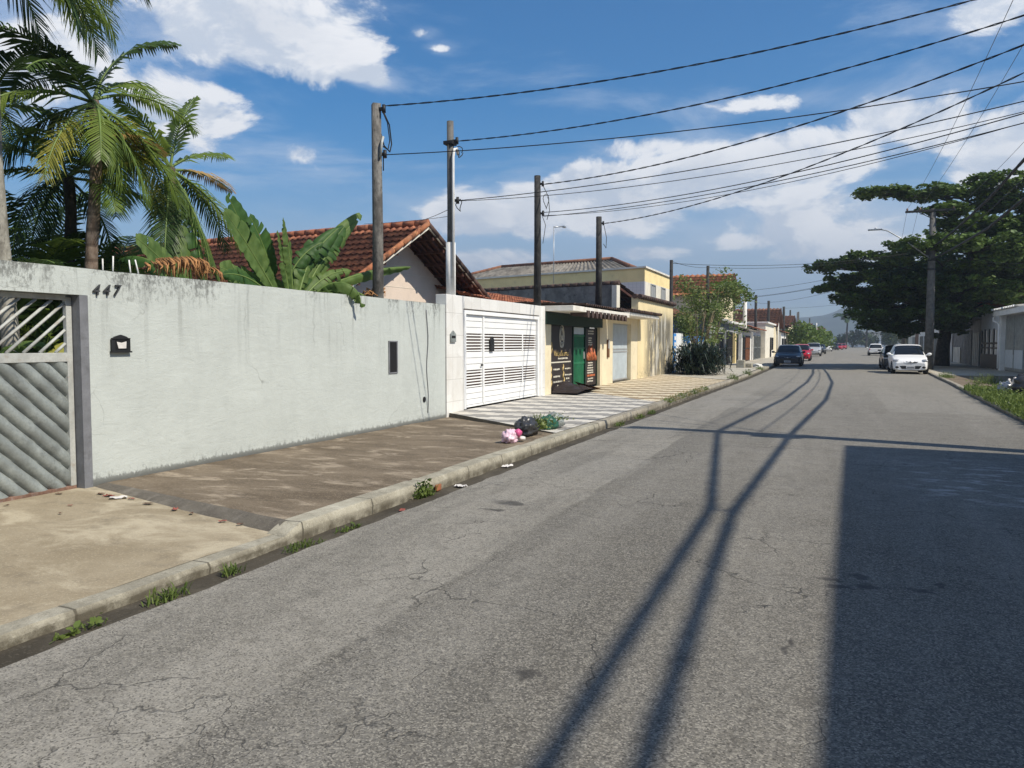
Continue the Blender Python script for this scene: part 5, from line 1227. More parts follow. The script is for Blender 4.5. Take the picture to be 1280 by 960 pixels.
farm = [('cream', 'roof_brown', 'gable'), ('gable', 'roof_orange', 'street'), ('white_plain', 'roof_red', 'street'), ('cream2', 'roof_brown', 'gable'), ('gable', 'roof_orange', 'gable'), ('white_plain', 'roof_brown', 'street'), ('cream', 'roof_red', 'gable'), ('grey_wall', 'roof_orange', 'street'), ('cream2', 'roof_red', 'gable')]
flab = ['far cream house with brown gable roof behind the clipped trees', 'far pinkish house with orange roof facing the street', 'far white house with red roof', 'far pale cream house with brown gable', 'far pinkish gable house with orange tiles', 'far white house with brown roof', 'far cream house with red gable roof', 'far grey house with orange roof', 'farthest pale house with red gable on the left side']
y = 110.0
for (w, r, k), lb in zip(farm, flab):
    d = 12+3*((int(y)*7) % 3); xx = xl(y+d/2)-2.6
    house_unit(lb, y, y+d, xx, 3.2+.4*((int(y)) % 3), w, r, xx-9, 1.6, ((y+2, y+5, .15, 2.2, 'iron', 'gate'), (y+7, y+10, .15, 2.2, 'galv', 'gate')), .5, roofkind=k); y += d+1

# ---------------------------------------------------------------- right side
g = thing('grey_garage_house', 'grey house with tall metal garage doors, white flat roof and gutter pipe', 'house', (9, 46, .1))
mb = MB(); mb.box(8.72, 9.0, 20, 49.6, 0, 3.1, .01); mb.box(9.0, 15, 49.3, 49.55, 0, 3.09); under(mb.build('wall', M['grey_wall']), g)
mb = MB(); mb.box(8.25, 15, 20, 50.1, 3.10, 3.3, .02); mb.box(8.2, 8.3, 20, 50.15, 3.08, 3.36, .01); under(mb.build('roof_slab', M['white_plain']), g)
mb = MB(); tile_roof(mb, (9.2, 44, 3.5), (0,1,0), (-1.1, 0, -.1), 6, 1.1, tile=.4, row=.75, amp=.05); under(mb.build('eave_sheets', M['white_plain']), g)
mb = MB(); mb.box(8.45, 8.715, 49.35, 49.85, 0, 3.1, .02); under(mb.build('corner_post', M['white_plain']), g)
mb = MB(); mb.tube([(8.22, 50.1, 3.05), (8.2, 50.05, 2.85), (8.4, 49.9, 2.72), (8.42, 49.7, 2.6), (8.4, 49.6, .2)], .05, 8); under(mb.build('downpipe', M['white_paint']), g)
for a, b in ((40.5, 44.6), (44.8, 49.2), (35, 40.3)):
    mb = MB(); mb.box(8.66, 8.715, a, (a+b)/2-.03, .15, 2.95); mb.box(8.66, 8.715, (a+b)/2+.03, b, .15, 2.95)
    d_ = islands(mb, 'garage_door', M['galv'], g)[0]
    mb = MB(); mb.box(8.64, 8.66, a+.1, b-.1, 1.28, 1.34); mb.box(8.63, 8.66, (a+b)/2-.1, (a+b)/2+.1, 1.0, 2.0); mb.build('door_rail', M['galv'], d_)
    mb = MB(); mb.box(8.645, 8.66, a+.1, (a+b)/2-.15, .3, 1.25, .004); mb.box(8.645, 8.66, (a+b)/2+.15, b-.1, .3, 1.25, .004); mb.build('lower_panels', M['roller'], d_)
gw = thing('white_gateway', 'white wall with a pointed-arch picket gate beside the grey garage house', 'gateway', (8.7, 54, .1))
mb = MB(); mb.box(8.6, 8.8, 50.2, 56.4, 2.35, 3.6, .01); under(mb.build('wall', M['blue_white']), gw)
mb = MB(); mb.box(8.6, 8.8, 56.0, 56.098, 0, 2.347); mb.box(8.6, 8.8, 50.15, 50.6, 0, 2.347); islands(mb, 'pillar', M['blue_white'], gw)
mb = MB(); mb.box(8.805, 13, 56.1, 56.4, 0, 3.595); under(mb.build('side_wall', M['blue_white']), gw)
mb = MB()
for yy in (51.3, 52.7, 54.1, 55.4):
    mb.prism([(-.52, -2.2), (.52, -2.2), (.52, .1), (0, .55), (-.52, .1)], 8.63, 8.66, lambda u, v, q: (q, yy+u, 2.2+v))
islands(mb, 'pointed_panel', M['white_plain'], gw)
mb = MB()
for yy in (50.65, 52.0, 53.4, 54.8, 55.95): mb.box(8.55, 8.62, yy-.1, yy+.1, .1, 2.45, .004)
mb.box(8.54, 8.6, 50.65, 55.98, 1.55, 1.65); mb.box(8.54, 8.6, 50.65, 55.98, 1.28, 1.36); mb.box(8.54, 8.6, 50.65, 55.98, .12, .95)
under(mb.build('gate_bars', M['iron']), gw)
mb = MB(); tile_roof(mb, (8.3, 56.9, 4.2), (1,0,0), (0, -2.2, -.5), 5, 2.25, tile=.3, row=.5); tile_roof(mb, (8.3, 56.9, 4.2), (1,0,0), (0, 2.2, -.5), 5, 2.25, tile=.3, row=.5); under(mb.build('roof', M['roof_orange']), gw)
def rhouse(label, y0, y1, x, h, wall, gates, flat=True, roof='grey_wall'):
    t = thing('house', label, 'house', (x, (y0+y1)/2, .1), 0, 'low houses along the right side')
    mb = MB(); mb.box(x, x+8, y0+.05, y1-.05, 0, h, .01); under(mb.build('wall', M[wall]), t)
    mb = MB(); mb.box(x-.4, x+8, y0, y1, h+.003, h+.18, .02); under(mb.build('roof_slab', M[roof]), t)
    for a, b, z0, z1, m in gates:
        mb = MB(); mb.box(x-.05, x-.003, a, b, z0, z1, .005); g_ = under(mb.build('gate', M[m]), t); mb = MB(); n = max(2, int((b-a)/.6))
        for k in range(n+1): yy = a+(b-a)*k/n; mb.box(x-.075, x-.052, yy-.04, yy+.04, z0, z1)
        mb.build('gate_bars', M['galv_light' if m != 'white_plain' else 'iron'], g_)
    return t
rhouse('shaded grey house front with sheet gates under the big tree', 57.2, 65, 8.75, 3.1, 'grey_wall', ((57.6, 60.2, .1, 2.3, 'galv'), (60.8, 64.5, .1, 2.5, 'grey_stain')))
rhouse('shaded brick-dark house with a white picket gate under the tree', 65.5, 74, 8.8, 3.0, 'grey_stain', ((66, 69.5, .1, 1.3, 'cream2'), (70.2, 73.4, .1, 2.4, 'white_plain')))
rhouse('pale house with white columns beyond the tree trunk', 74.5, 88, 8.9, 3.3, 'white_plain', ((75.5, 78.5, .1, 2.4, 'iron'), (80, 83, .1, 2.4, 'iron'), (84.5, 87, .1, 2.4, 'iron')), roof='white_plain')
rhouse('white house front with dark openings behind the parked cars', 89, 104, 9.4, 3.4, 'white_plain', ((90.5, 93, .1, 2.4, 'iron'), (95, 97.5, .1, 2.4, 'iron'), (99, 102, .1, 2.4, 'iron')), roof='white_plain')
rhouse('red-fronted far house on the right side', 106, 122, 10.6, 4.2, 'brown', ((108, 112, .1, 2.6, 'white_plain'),), roof='white_plain')
rhouse('farthest pale house on the right side', 124, 150, 12, 3.6, 'cream2', ((128, 132, .1, 2.6, 'galv'), (138, 142, .1, 2.6, 'galv')), roof='roof_brown')
spole('grey round pole rising behind the grey garage house roof', 9.6, 46.8, 2.5, 6.0, .17, M['pole_grey'], 'service poles on the right side', extra=lambda t: under(MB().tube([(9.6, 46.7, 4.9), (9.25, 46.7, 5.3), (9.3, 46.7, 5.45), (9.5, 46.7, 5.45)], .05, 7).build('conduit_bend', M['pole_white']), t))
spole('slim grey pole behind the white gateway', 9.4, 52.8, 2.5, 5.2, .12, M['pole_grey'], 'service poles on the right side')
nb = thing('neighbouring_house', 'two-storey house at the right, beyond the edge of the picture, shading the road', 'house', (9, 2, 0))
mb = MB(); mb.box(6.5, 15, -9, 11.3, 0, 6.3, .01); under(mb.build('wall', M['cream2']), nb)
mb = MB(); mb.prism([(6.07, 11.72), (5.60, -9.4), (15.4, -9.4), (15.4, 11.72)], 6.31, 6.68, lambda u, v, h: (u, v, h)); under(mb.build('roof_slab', M['white_plain']), nb)
for yy in (-5, 0, 5):
    mb = MB(); mb.box(6.44, 6.5, yy-.8, yy+.8, 3.9, 5.1, .01); w = under(mb.build('window', M['alu']), nb); mb = MB(); mb.box(6.43, 6.439, yy-.7, yy+.7, 4.0, 5.0); mb.build('pane', M['window_glass'], w)
mb = MB(); mb.box(6.45, 6.5, 6.5, 10.5, .1, 2.5, .01); under(mb.build('garage_door', M['galv_light']), nb)

# rubbish and litter
def bag(name, label, c, r, mat, seed, amp=.25, cat='rubbish bag', group=None, knot=True, z=.16):
    t = thing(name, label, cat, c, 0, group); c = Vector(c)
    mb = MB(); mb.blob(c+Vector((0, 0, r[2]*.75)), r, 44, 28, amp, seed, flat=c.z+.004, fine=.10); under(mb.build('bag_body', mat), t)
    if knot:
        mb = MB(); top = c+Vector((.02, .03, r[2]*1.55)); mb.tube([top-Vector((0,0,.06)), top+Vector((.01,.02,.03)), top+Vector((.05,.03,.09))], [.05, .02, .045], 8, caps=False); under(mb.build('bag_knot', mat), t)
    return t
pk = bag('plastic_bag', 'small pink and white plastic bag on the kerb side of the pavement', (-4.36, 10.35, .138), (.115, .14, .115), M['bag_pink'], 3, .3, 'plastic bag', knot=False)
mb = MB(); mb.blob((-4.25, 10.40, .28), (.05, .075, .06), 12, 8, .4, 5); under(mb.build('printed_patch', M['bag_magenta']), pk)
mb = MB(); mb.blob((-4.24, 10.52, .19), (.05, .09, .035), 10, 6, .4, 8); under(mb.build('bag_handle', M['paper']), pk)
bk = bag('rubbish_bag', 'big black rubbish bag with garden cuttings sticking out of it', (-4.45, 11.25, .14), (.17, .24, .165), M['bag_black'], 7, .3, knot=False)
rr = random.Random(8); mb = MB(); leaf_cloud(mb, lambda r: Vector((-4.32+r.gauss(0,.08), 11.5+r.gauss(0,.10), .24+abs(r.gauss(0,.07)))), 200, .05, rr, .9)
for k in range(24): mb.tube([(-4.36, 11.45, .3), (-4.34+rr.gauss(0,.1), 11.42+rr.gauss(0,.16), .38+rr.random()*.12)], .004, 3)
under(mb.build('garden_cuttings', M['leaf_shrub'], fixn=False), bk)
gb = bag('rubbish_bag', 'green and grey rubbish bag with cuttings, farther from the camera than the black one', (-4.42, 12.15, .15), (.15, .22, .13), M['bag_green'], 12, .35, knot=False)
mb = MB(); mb.blob((-4.4, 12.42, .26), (.15, .2, .13), 18, 10, .45, 22, flat=.152); under(mb.build('grey_bag', M['galv']), gb)
mb = MB(); leaf_cloud(mb, lambda r: Vector((-4.35+r.gauss(0,.10), 12.35+r.gauss(0,.12), .30+abs(r.gauss(0,.04)))), 120, .045, rr, .9); under(mb.build('garden_cuttings', M['leaf_shrub'], fixn=False), gb)
ds = thing('crumpled_sheet', 'dark crumpled sheet lying folded at the foot of the dark poster', 'sheet', (-6.7, 20.3, .25))
mb = MB(); mb.grid(lambda u, v: (-7.02+.75*v+.05*nz(u*4, v*3, 1.3), 19.55+1.9*u, .26+max(0, .32*math.sin(math.pi*u)**.7*(1-v*.75))*(.8+.5*nz(u*5, v*4, 1))), 24, 12); mb.poly([(-7.0, 19.6, .262), (-6.3, 19.6, .262), (-6.3, 21.4, .262), (-7.0, 21.4, .262)]); under(mb.build('folded_sheet', M['poster']), ds)
mb = MB(); mb.poly([(-6.9, 21.15, .50), (-6.4, 21.2, .38), (-6.2, 21.75, .25), (-6.75, 21.5, .27)]); under(mb.build('torn_corner', M['brown']), ds)
rb = bag('rubbish_bag', 'long black rubbish bag lying in the weeds at the right edge', (5.35, 25.4, .1), (.7, .42, .42), M['bag_black'], 31, .25, knot=False)
sb = bag('rubbish_bag', 'silvery torn bag beside the long black one on the right verge', (4.75, 26.6, .1), (.22, .3, .2), M['steel'], 33, .5, knot=False)
mb = MB()
for k in range(3): mb.tube(loop_pts((4.8+.12*k, 26.5, .42+.05*(k%2)), .10, ph=k), .025, 6)
under(mb.build('torn_strips', M['paper']), sb)
cb = thing('concrete_block', 'small pale concrete block at the pavement edge beyond the bush', 'block', (-4.9, 46.5, .2)); mb = MB(); mb.box(-5.2, -4.75, 46.2, 46.9, .15, .62, .04); under(mb.build('block', M['kerb']), cb)
mb = MB(); mb.box(-5.0, -4.45, 47.4, 48.2, .15, .4, .05); tag(mb.build('concrete_slab', M['kerb']), 'low broken slab lying just behind the small concrete block', 'slab')
mb = MB(); mb.blob((-4.25, 49, .2), (.3, .6, .14), 12, 8, .5, 4); under(mb.build('rubble', M['white_plain']), cb)
def litter(label, cat, x, y, z, s, mat, seed, name):
    rr = random.Random(seed); mb = MB(); a = rr.uniform(0, 6.28)
    mb.grid(lambda u, v: (x+s*((u-.5)*math.cos(a)-(v-.5)*.6*math.sin(a)), y+s*((u-.5)*math.sin(a)+(v-.5)*.6*math.cos(a)), z+.005+s*.28*abs(nz(u*2+seed, v*2, 1.3))), 6, 5)
    return tag(mb.build(name, mat), label, cat, 'bits of litter by the kerb')
litter('crumpled white paper scrap lying by the pavement step', 'litter', -6.3, 5.28, .112, .15, M['paper'], 1, 'paper_scrap')
litter('flat white wrapper in the gutter beside the red tiled fragment', 'litter', xl(7.6)+.16, 7.62, .0, .14, M['paper'], 2, 'paper_scrap')
litter('crumpled white plastic against the kerb face', 'litter', xl(9.1)+.09, 9.1, .0, .16, M['paper'], 3, 'plastic_scrap')
litter('white scrap lying at the weedy right kerb', 'litter', 4.0, 21.9, .1, .5, M['paper'], 4, 'paper_scrap')
litter('pale scrap on the shaded asphalt at the right', 'litter', 1.31, 5.4, .05, .07, M['paper'], 5, 'paper_scrap')

mb = MB(); mb.box(xl(7.35)+.02, xl(7.35)+.05, 7.27, 7.38, .0, .07, .012); tag(mb.build('tile_fragment', M['roof_edge']), 'orange clay tile fragment leaning on the kerb face', 'litter', 'bits of litter by the kerb')
rr = random.Random(19)
leafspots = [(-6.45,5.3,'red dry leaves heaped by the pavement step','litter_red',.16),(-6.6,5.33,'brown leaf beside the red leaf heap','litter_brown',.12),(-6.15,5.3,'red leaf next to the white paper scrap','litter_red',.1),(-6.95,5.15,'brown curled leaf near the gate corner','litter_brown',.1),(-6.4,4.85,'pink leaf on the driveway below the gate','litter_red',.07),(-5.85,5.22,'brown leaf under the pavement step','litter_brown',.14),(-5.45,5.15,'reddish leaf along the step','litter_red',.12),(-4.75,5.0,'red leaf near the kerb end','litter_red',.1),(-4.55,4.98,'dark leaf near the kerb end','litter_brown',.08),(-6.9,4.6,'small dark leaf below the gate rail','litter_brown',.07),(-6.2,4.6,'small brown leaf on the tan driveway','litter_brown',.06),(-5.2,5.1,'dark leaf in the step corner','litter_brown',.08)]
for k, (x, y, lb, m, s) in enumerate(leafspots):
    litter(lb, 'dry leaf', x, y, .078+.05*min(1, max(0, (-4.2-x)/2.8)), s*.62, M[m], 30+k, 'dry_leaf')
litter('pink wrapper scrap in the gutter under the weed', 'litter', xl(6.3)+.2, 6.3, .0, .08, M['litter_red'], 60, 'paper_scrap')
# ---------------------------------------------------------------- cars
def paint(name, c, metal=0): return gloss(name, c, .35, .35, metal, .35)
M['car_white'] = paint('white_car_paint', (.78,.78,.78)); M['car_black'] = paint('black_blue_car_paint', (.008,.010,.016)); M['car_red'] = paint('red_car_paint', (.42,.012,.025))
M['car_silver'] = paint('silver_car_paint', (.50,.51,.52), .3); M['car_dark'] = paint('dark_grey_car_paint', (.03,.032,.036))
# y, half width, bottom, belt, top, top half width  (fractions of L/2, W/2, H)
PROF = {
 'hatch': [(-1,.80,.26,.52,.55,.62),(-.965,.92,.19,.60,.66,.68),(-.90,.98,.15,.63,.86,.70),(-.80,1,.14,.64,.955,.72),(-.5,1,.13,.63,1.0,.74),(-.1,1,.13,.62,1.0,.75),(.15,1,.13,.61,.97,.75),(.33,1,.13,.585,.83,.78),(.52,.99,.13,.57,.63,.84),(.70,.97,.13,.55,.585,.80),(.86,.94,.13,.50,.53,.74),(.95,.89,.14,.44,.465,.66),(1,.78,.15,.36,.385,.55)],
 'suv':   [(-1,.84,.26,.56,.60,.68),(-.97,.95,.2,.62,.78,.72),(-.90,.99,.17,.63,.94,.75),(-.7,1,.16,.63,.99,.77),(-.3,1,.16,.62,1.0,.78),(.08,1,.16,.61,.985,.78),(.25,1,.16,.61,.85,.80),(.42,.99,.16,.60,.67,.86),(.65,.98,.16,.59,.63,.84),(.86,.95,.17,.54,.58,.78),(.95,.88,.2,.46,.49,.68),(1,.76,.25,.36,.38,.55)],
 'sedan': [(-1,.82,.26,.52,.56,.66),(-.96,.93,.2,.60,.65,.76),(-.80,.98,.16,.63,.68,.82),(-.62,1,.14,.64,.72,.80),(-.42,1,.13,.63,.93,.72),(-.2,1,.13,.63,1.0,.73),(.08,1,.13,.62,.98,.73),(.24,1,.13,.61,.84,.77),(.42,.99,.13,.60,.67,.84),(.65,.97,.13,.57,.615,.80),(.85,.93,.15,.50,.54,.72),(.95,.86,.18,.42,.45,.62),(1,.72,.22,.33,.35,.5)],
 'pickup':[(-1,.90,.30,.58,.60,.86),(-.98,.97,.25,.60,.62,.90),(-.6,1,.22,.60,.62,.92),(-.30,1,.2,.60,.625,.90),(-.27,1,.2,.61,.93,.76),(-.15,1,.18,.61,1.0,.76),(.1,1,.17,.61,.98,.76),(.25,1,.17,.60,.84,.79),(.42,.99,.17,.59,.67,.85),(.65,.97,.17,.57,.61,.82),(.86,.93,.18,.51,.54,.74),(.95,.86,.2,.43,.46,.64),(1,.74,.24,.34,.36,.52)]}
GL = {'hatch': ((-.955,-.84),(.17,.50),(-.74,.32)), 'suv': ((-.965,-.89),(.1,.40),(-.78,.20)), 'sedan': ((-.60,-.40),(.1,.40),(-.42,.20)), 'pickup': ((-.30,-.262),(.12,.40),(-.20,.22))}
def make_car(label, kind, L, W, H, pm, group, loc, rz, scr_plate='front'):
    t = thing('parked_car', label, 'car', (0, 0, 0), 0, group)
    prof = PROF[kind]; N_ = 72
    def st(f):
        for a, b in zip(prof, prof[1:]):
            if f <= b[0]:
                k = (f-a[0])/(b[0]-a[0]); k = k*k*(3-2*k)*.35+k*.65
                return [p+(q-p)*k for p, q in zip(a, b)][1:]
        return list(prof[-1][1:])
    def sect(f):
        w, zb, be, tp, tw = st(f); w *= W/2; zb *= H; be *= H; tp *= H; tw *= W/2*w/(W/2)
        sh = tp-.06*H*min(1, (tp-be)/(.2*H))
        P = [(0, zb), (w*.8, zb), (w*.95, zb+.03), (w*.985, zb+.10), (w*1.0, zb+(be-zb)*.45), (w*1.0, zb+(be-zb)*.62), (w*.975, be-.03), (w*.965, be)]
        for k in (.25, .5, .75, 1): P.append((w*.965+(tw-w*.965)*k**1.1, be+(sh-be)*k))
        P += [(tw*.93, sh+(tp-sh)*.5), (tw*.75, sh+(tp-sh)*.83), (tw*.4, tp-.004), (0, tp)]
        return P
    rg, wg_, sg = GL[kind]; zones = {}
    fs = [-1+2*i/N_ for i in range(N_+1)]; S = [sect(f) for f in fs]; ns = len(S[0])
    def zone(i, j):
        f = (fs[i]+fs[i+1])/2
        w, zb, be, tp, tw = st(f); open_ = (tp-be) > .09
        if j >= 11 and wg_[0] <= f <= wg_[1]: return 'windshield' if j >= 12 or True else None
        if j >= 11 and rg[0] <= f <= rg[1]: return 'rear_window'
        if 8 <= j <= 10 and sg[0] <= f <= sg[1] and open_:
            mid = (sg[0]+sg[1])/2+.05
            if abs(f-mid) < .022: return None
            return 'side_window'
        return None
    bms = {}
    for s in (-1, 1):
        for i in range(N_):
            for j in range(ns-1):
                z = zone(i, j); key = (z, s if z == 'side_window' else 0)
                mb = bms.setdefault(key, MB())
                q = [(s*S[i][j][0], fs[i]*L/2, S[i][j][1]), (s*S[i+1][j][0], fs[i+1]*L/2, S[i+1][j][1]), (s*S[i+1][j+1][0], fs[i+1]*L/2, S[i+1][j+1][1]), (s*S[i][j+1][0], fs[i]*L/2, S[i][j+1][1])]
                if len({tuple(round(c, 5) for c in p) for p in q}) < 4: 
                    continue
                mb.poly(q if s > 0 else q[::-1]); 
    for e, i in ((0, 0), (1, N_)):
        mb = bms[(None, 0)]; pts = [(x, fs[i]*L/2, z) for x, z in S[i]] + [(-x, fs[i]*L/2, z) for x, z in S[i][-2:0:-1]]; mb.poly(pts)
    body = None
    for (z, s), mb in bms.items():
        bmesh.ops.remove_doubles(mb.bm, verts=mb.bm.verts, dist=.0008)
        for f in mb.bm.faces: f.smooth = len(f.verts) == 4
        o = mb.build(z or 'body', pm if z is None else M['glass'], t)
        if z is None: body = o
    def front_y(z, x=0):   # surface of the nose at height z
        for f in [1-.005*k for k in range(80)]:
            w, zb, be, tp, tw = st(f)
            if zb*H <= z <= tp*H and abs(x) <= w*W/2*.97: return f*L/2
        return L/2*.8
    def rear_y(z, x=0):
        for f in [-1+.005*k for k in range(60)]:
            w, zb, be, tp, tw = st(f)
            if zb*H <= z <= tp*H and abs(x) <= w*W/2*.97: return f*L/2
        return -L/2*.9
    r = .20*H*1.04+.0; ax = (.63*L/2, -.66*L/2); r = .30 if kind != 'suv' else .34
    for s in (-1, 1):
        for y in ax:
            mb = MB(); mb.tube([(s*(W/2-.20), y, r), (s*(W/2-.17), y, r), (s*(W/2-.03), y, r), (s*(W/2-.0), y, r)], [r*.9, r, r, r*.88], 24); wh = mb.build('wheel', M['tyre'], t)
            mb = MB(); mb.tube([(s*(W/2-.02), y, r), (s*(W/2+.008), y, r)], [r*.66, r*.6], 20)
            mb.build('rim', M['rim'], wh)
            mb = MB(); 
            for k in range(5):
                a = k*2*math.pi/5; mb.tube([(s*(W/2+.010), y+math.cos(a+.63)*r*.36, r+math.sin(a+.63)*r*.36), (s*(W/2+.012), y+math.cos(a+.63)*r*.5, r+math.sin(a+.63)*r*.5)], [.02, .035], 6)
            islands(mb, 'rim_opening', M['plastic'], wh, False)
            mb = MB()
            pts = [(s*(W/2*st(y/(L/2))[0]+.004), y+math.cos(a)*(r+.045), r+math.sin(a)*(r+.045)) for a in [(-.15+k*.1)*math.pi for k in range(14)]]
            mb.tube(pts, .022, 5); mb.build('wheel_arch', M['plastic'], t)
        yf = front_y(.47*H, .3*W)
        mb = MB(); mb.blob((s*W*.385, front_y(.455*H, .385*W)-.09, .455*H), (.16, .15, .07), 14, 9, 0); 
        mb.build('headlight', M['lamp'], t)
        yr = rear_y(.55*H, .42*W); mb = MB(); mb.blob((s*W*.44, yr+.06, .54*H), (.07, .10, .13), 12, 8, 0); mb.build('tail_light', M['tail'], t)
        mb = MB(); mb.blob((s*(W/2+.10), wg_[1]*L/2-.10, .665*H), (.11, .06, .075), 12, 8, 0); mb.tube([(s*(W/2-.1), wg_[1]*L/2-.10, .63*H), (s*(W/2+.08), wg_[1]*L/2-.1, .65*H)], .03, 6); mb.build('wing_mirror', pm, t)
        mb = MB(); mb.blob((s*W*.36, front_y(.25*H, .36*W)-.012, .235*H), (.09, .05, .06), 10, 8, 0); mb.build('fog_light', M['plastic'], t)
        for yy in ((.02*L/2), (-.33*L/2)):
            mb = MB(); mb.box(s*W/2-.012, s*W/2+.014, yy-.1, yy+.08, .56*H, .575*H, .004); mb.build('door_handle', pm, t)
    yg = front_y(.40*H)
    mb = MB(); mb.prism([(-.36*W/1.7,.02),(.36*W/1.7,.02),(.30*W/1.7,-.05),(.1,-.075),(-.1,-.075),(-.30*W/1.7,-.05)], -.1, .014, lambda u, v, h: (u, front_y(.415*H+v, u)+h-.03*abs(u), .415*H+v)); gr = mb.build('grille', M['plastic'], t)
    mb = MB(); mb.blob((0, yg+.018, .405*H), (.065, .02, .05), 12, 8, 0); mb.tube([(-.2, yg-.002, .425*H), (0, yg+.02, .39*H), (.2, yg-.002, .425*H)], .014, 6); mb.build('badge', M['rim'], gr)
    yi = front_y(.24*H)
    mb = MB(); mb.prism([(-.50*W/1.7,.07),(.50*W/1.7,.07),(.40*W/1.7,-.085),(-.40*W/1.7,-.085)], -.15, .012, lambda u, v, h: (u, front_y(.225*H+v, u)+h-.02*abs(u), .235*H+v)); mb.build('lower_intake', M['plastic'], t)
    for y0, zz, dy in ((yi, .235*H, 1), (rear_y(.42*H), .45*H if kind != 'pickup' else .33*H, -1)):
        mb = MB(); mb.box(-.20, .20, y0+dy*.012-.008, y0+dy*.012+.008, zz-.065, zz+.065, .004); pl = mb.build('number_plate', M['plate'], t)
        mb = MB()
        for k in range(7): mb.box(-.165+k*.048, -.135+k*.048, y0+dy*.021-.001, y0+dy*.021+.001, zz-.035, zz+.025)
        mb.build('plate_characters', M['ink'], pl)
    mb = MB(); mb.box(-W/2*.8, W/2*.8, -L/2*.82, L/2*.82, .14*H-.02, .2*H); mb.build('underbody', M['plastic'], t)
    mb = MB()
    for s in (-1, 1): mb.box(s*.2*W-.2, s*.2*W+.2, -.12*L/2, -.02*L/2, .3*H, .83*H)
    if kind == 'pickup':
        mb2 = MB(); mb2.box(.16, .52, -L/2-.004, -L/2+.05, .40*H, .52*H, .01); mb2.build('tailgate_panel', M['plastic'], t)
    islands(mb, 'seat', M['plastic'], t, False)
    for k in (-1, 1):
        y0 = wg_[1]*L/2-.04
        mb2 = MB(); mb2.tube([(k*.05-.35, y0+.02, st(wg_[1])[3]*H+.01), (k*.05+.15, y0-.12, st(wg_[1]-.06)[3]*H+.012)], .012, 5); mb2.build('wiper', M['plastic'], t)
    t.location = loc; t.rotation_euler.z = rz
    return t
GLT, GRT = 'cars parked along the left kerb', 'cars parked along the right kerb'
make_car('white hatchback facing the camera beside the lamp pole', 'hatch', 3.83, 1.68, 1.53, M['car_white'], GRT, (3.62, 45.6, .02), R(180))
make_car('dark car mostly hidden behind the white hatchback', 'hatch', 3.9, 1.68, 1.5, M['car_dark'], GRT, (3.55, 52.5, .02), R(180))
make_car('white pickup seen from behind, farther up the right side', 'pickup', 4.4, 1.68, 1.52, M['car_white'], GRT, (4.95, 108.5, .02), 0)
make_car('black hatchback facing the camera, first in the left row', 'hatch', 4.1, 1.78, 1.48, M['car_black'], GLT, (-2.84, 56.8, .02), R(180))
make_car('red car parked directly behind the black hatchback', 'hatch', 3.8, 1.68, 1.5, M['car_red'], GLT, (-2.68, 74, .02), R(180))
make_car('silver-white tall car facing the camera behind the red car', 'suv', 4.3, 1.78, 1.63, M['car_silver'], GLT, (-2.25, 101, .02), R(180))
make_car('dark car just behind the silver-white tall car', 'sedan', 4.3, 1.74, 1.47, M['car_dark'], GLT, (-1.9, 122, .02), R(180))
make_car('far white car before the clipped trees end', 'sedan', 4.3, 1.74, 1.47, M['car_white'], GLT, (-1.1, 160, .02), R(180))
make_car('far black car near the end of the left row', 'suv', 4.3, 1.76, 1.6, M['car_black'], GLT, (.15, 186, .02), R(180))
make_car('far red car near the end of the street', 'hatch', 3.9, 1.7, 1.5, M['car_red'], GLT, (1.15, 200, .02), R(175))
make_car('second far red car, last one seen in the left row', 'hatch', 3.9, 1.7, 1.5, M['car_red'], GLT, (2.3, 222, .02), R(175))

# ---------------------------------------------------------------- end of the street
def far_tree(label, c, rx, h, n, sz, sd, name='distant_tree'): return shrub(name, label, 'tree', c, rx, h, n, sz, M['leaf_far'], sd, 5, .25, 'distant trees at the end of the street', lump=10)
far_tree('distant dark tree right of the end of the road', (20, 262, 0), 6, 6.5, 1400, .8, 71)
far_tree('distant low trees behind the road end, left part', (7, 300, 0), 7, 5.0, 1300, .9, 72)
far_tree('distant low trees behind the road end, middle part', (14, 310, 0), 7, 5.5, 1300, .9, 73)
far_tree('distant bushy tree by the far right house', (15.5, 175, 0), 4, 6, 1200, .6, 74)
far_tree('distant rounded tree right of the far palms', (24, 300, 0), 7, 8, 1300, .9, 75)
far_tree('distant dark tree at the far right kerb', (16, 215, 0), 4.5, 6.5, 1200, .6, 76)
rnp = random.Random(77)
for k, (x, y, h, lb) in enumerate(((4, 290, 12.5, 'tallest of the two distant palms at the end of the street'), (10.5, 296, 12.0, 'second distant palm at the end of the street'))):
    palm(lb, (x, y, 0), (x+.3, y, h-2), .3, [(R(a*30+rnp.uniform(-8, 8)), R(rnp.uniform(-5, 45)), 5.2, R(80), LD, 1.6) for a in range(14)], M['trunk_dark'], 'distant palms', rnp, .16)
fb = thing('distant_building', 'long low white building with a dark roof line at the end of the street', 'building', (25, 330, 0))
mb = MB(); mb.box(6, 60, 330, 345, 0, 5.29, .05); under(mb.build('wall', M['blue_white']), fb)
mb = MB(); mb.box(4, 64, 328, 347, 5.3, 6.1, .1); under(mb.build('roof', M['grey_wall']), fb)
for k in range(6):
    mb = MB(); mb.box(9+k*8, 13+k*8, 329.9, 329.99, 1, 4.4); under(mb.build('window', M['window_glass']), fb)
# forested hills
mb = MB()
def hillf(u, v):
    x = -900+2300*u; ridge = 66+30*nz(x, 3, .0022)+14*nz(x, 9, .009)+5*nz(x, 2, .03)+ (38*max(0, min(1, (-60-x)/320)))
    s = math.sin(math.pi*v*.5)**1.2
    return (x, 1250+480*v+40*nz(x, v*3, .004), -2+ridge*s*(1+.10*nz(x*.01, v*6, 2)))
mb.grid(hillf, 220, 26)
struct(mb.build('hills', M['hill']))
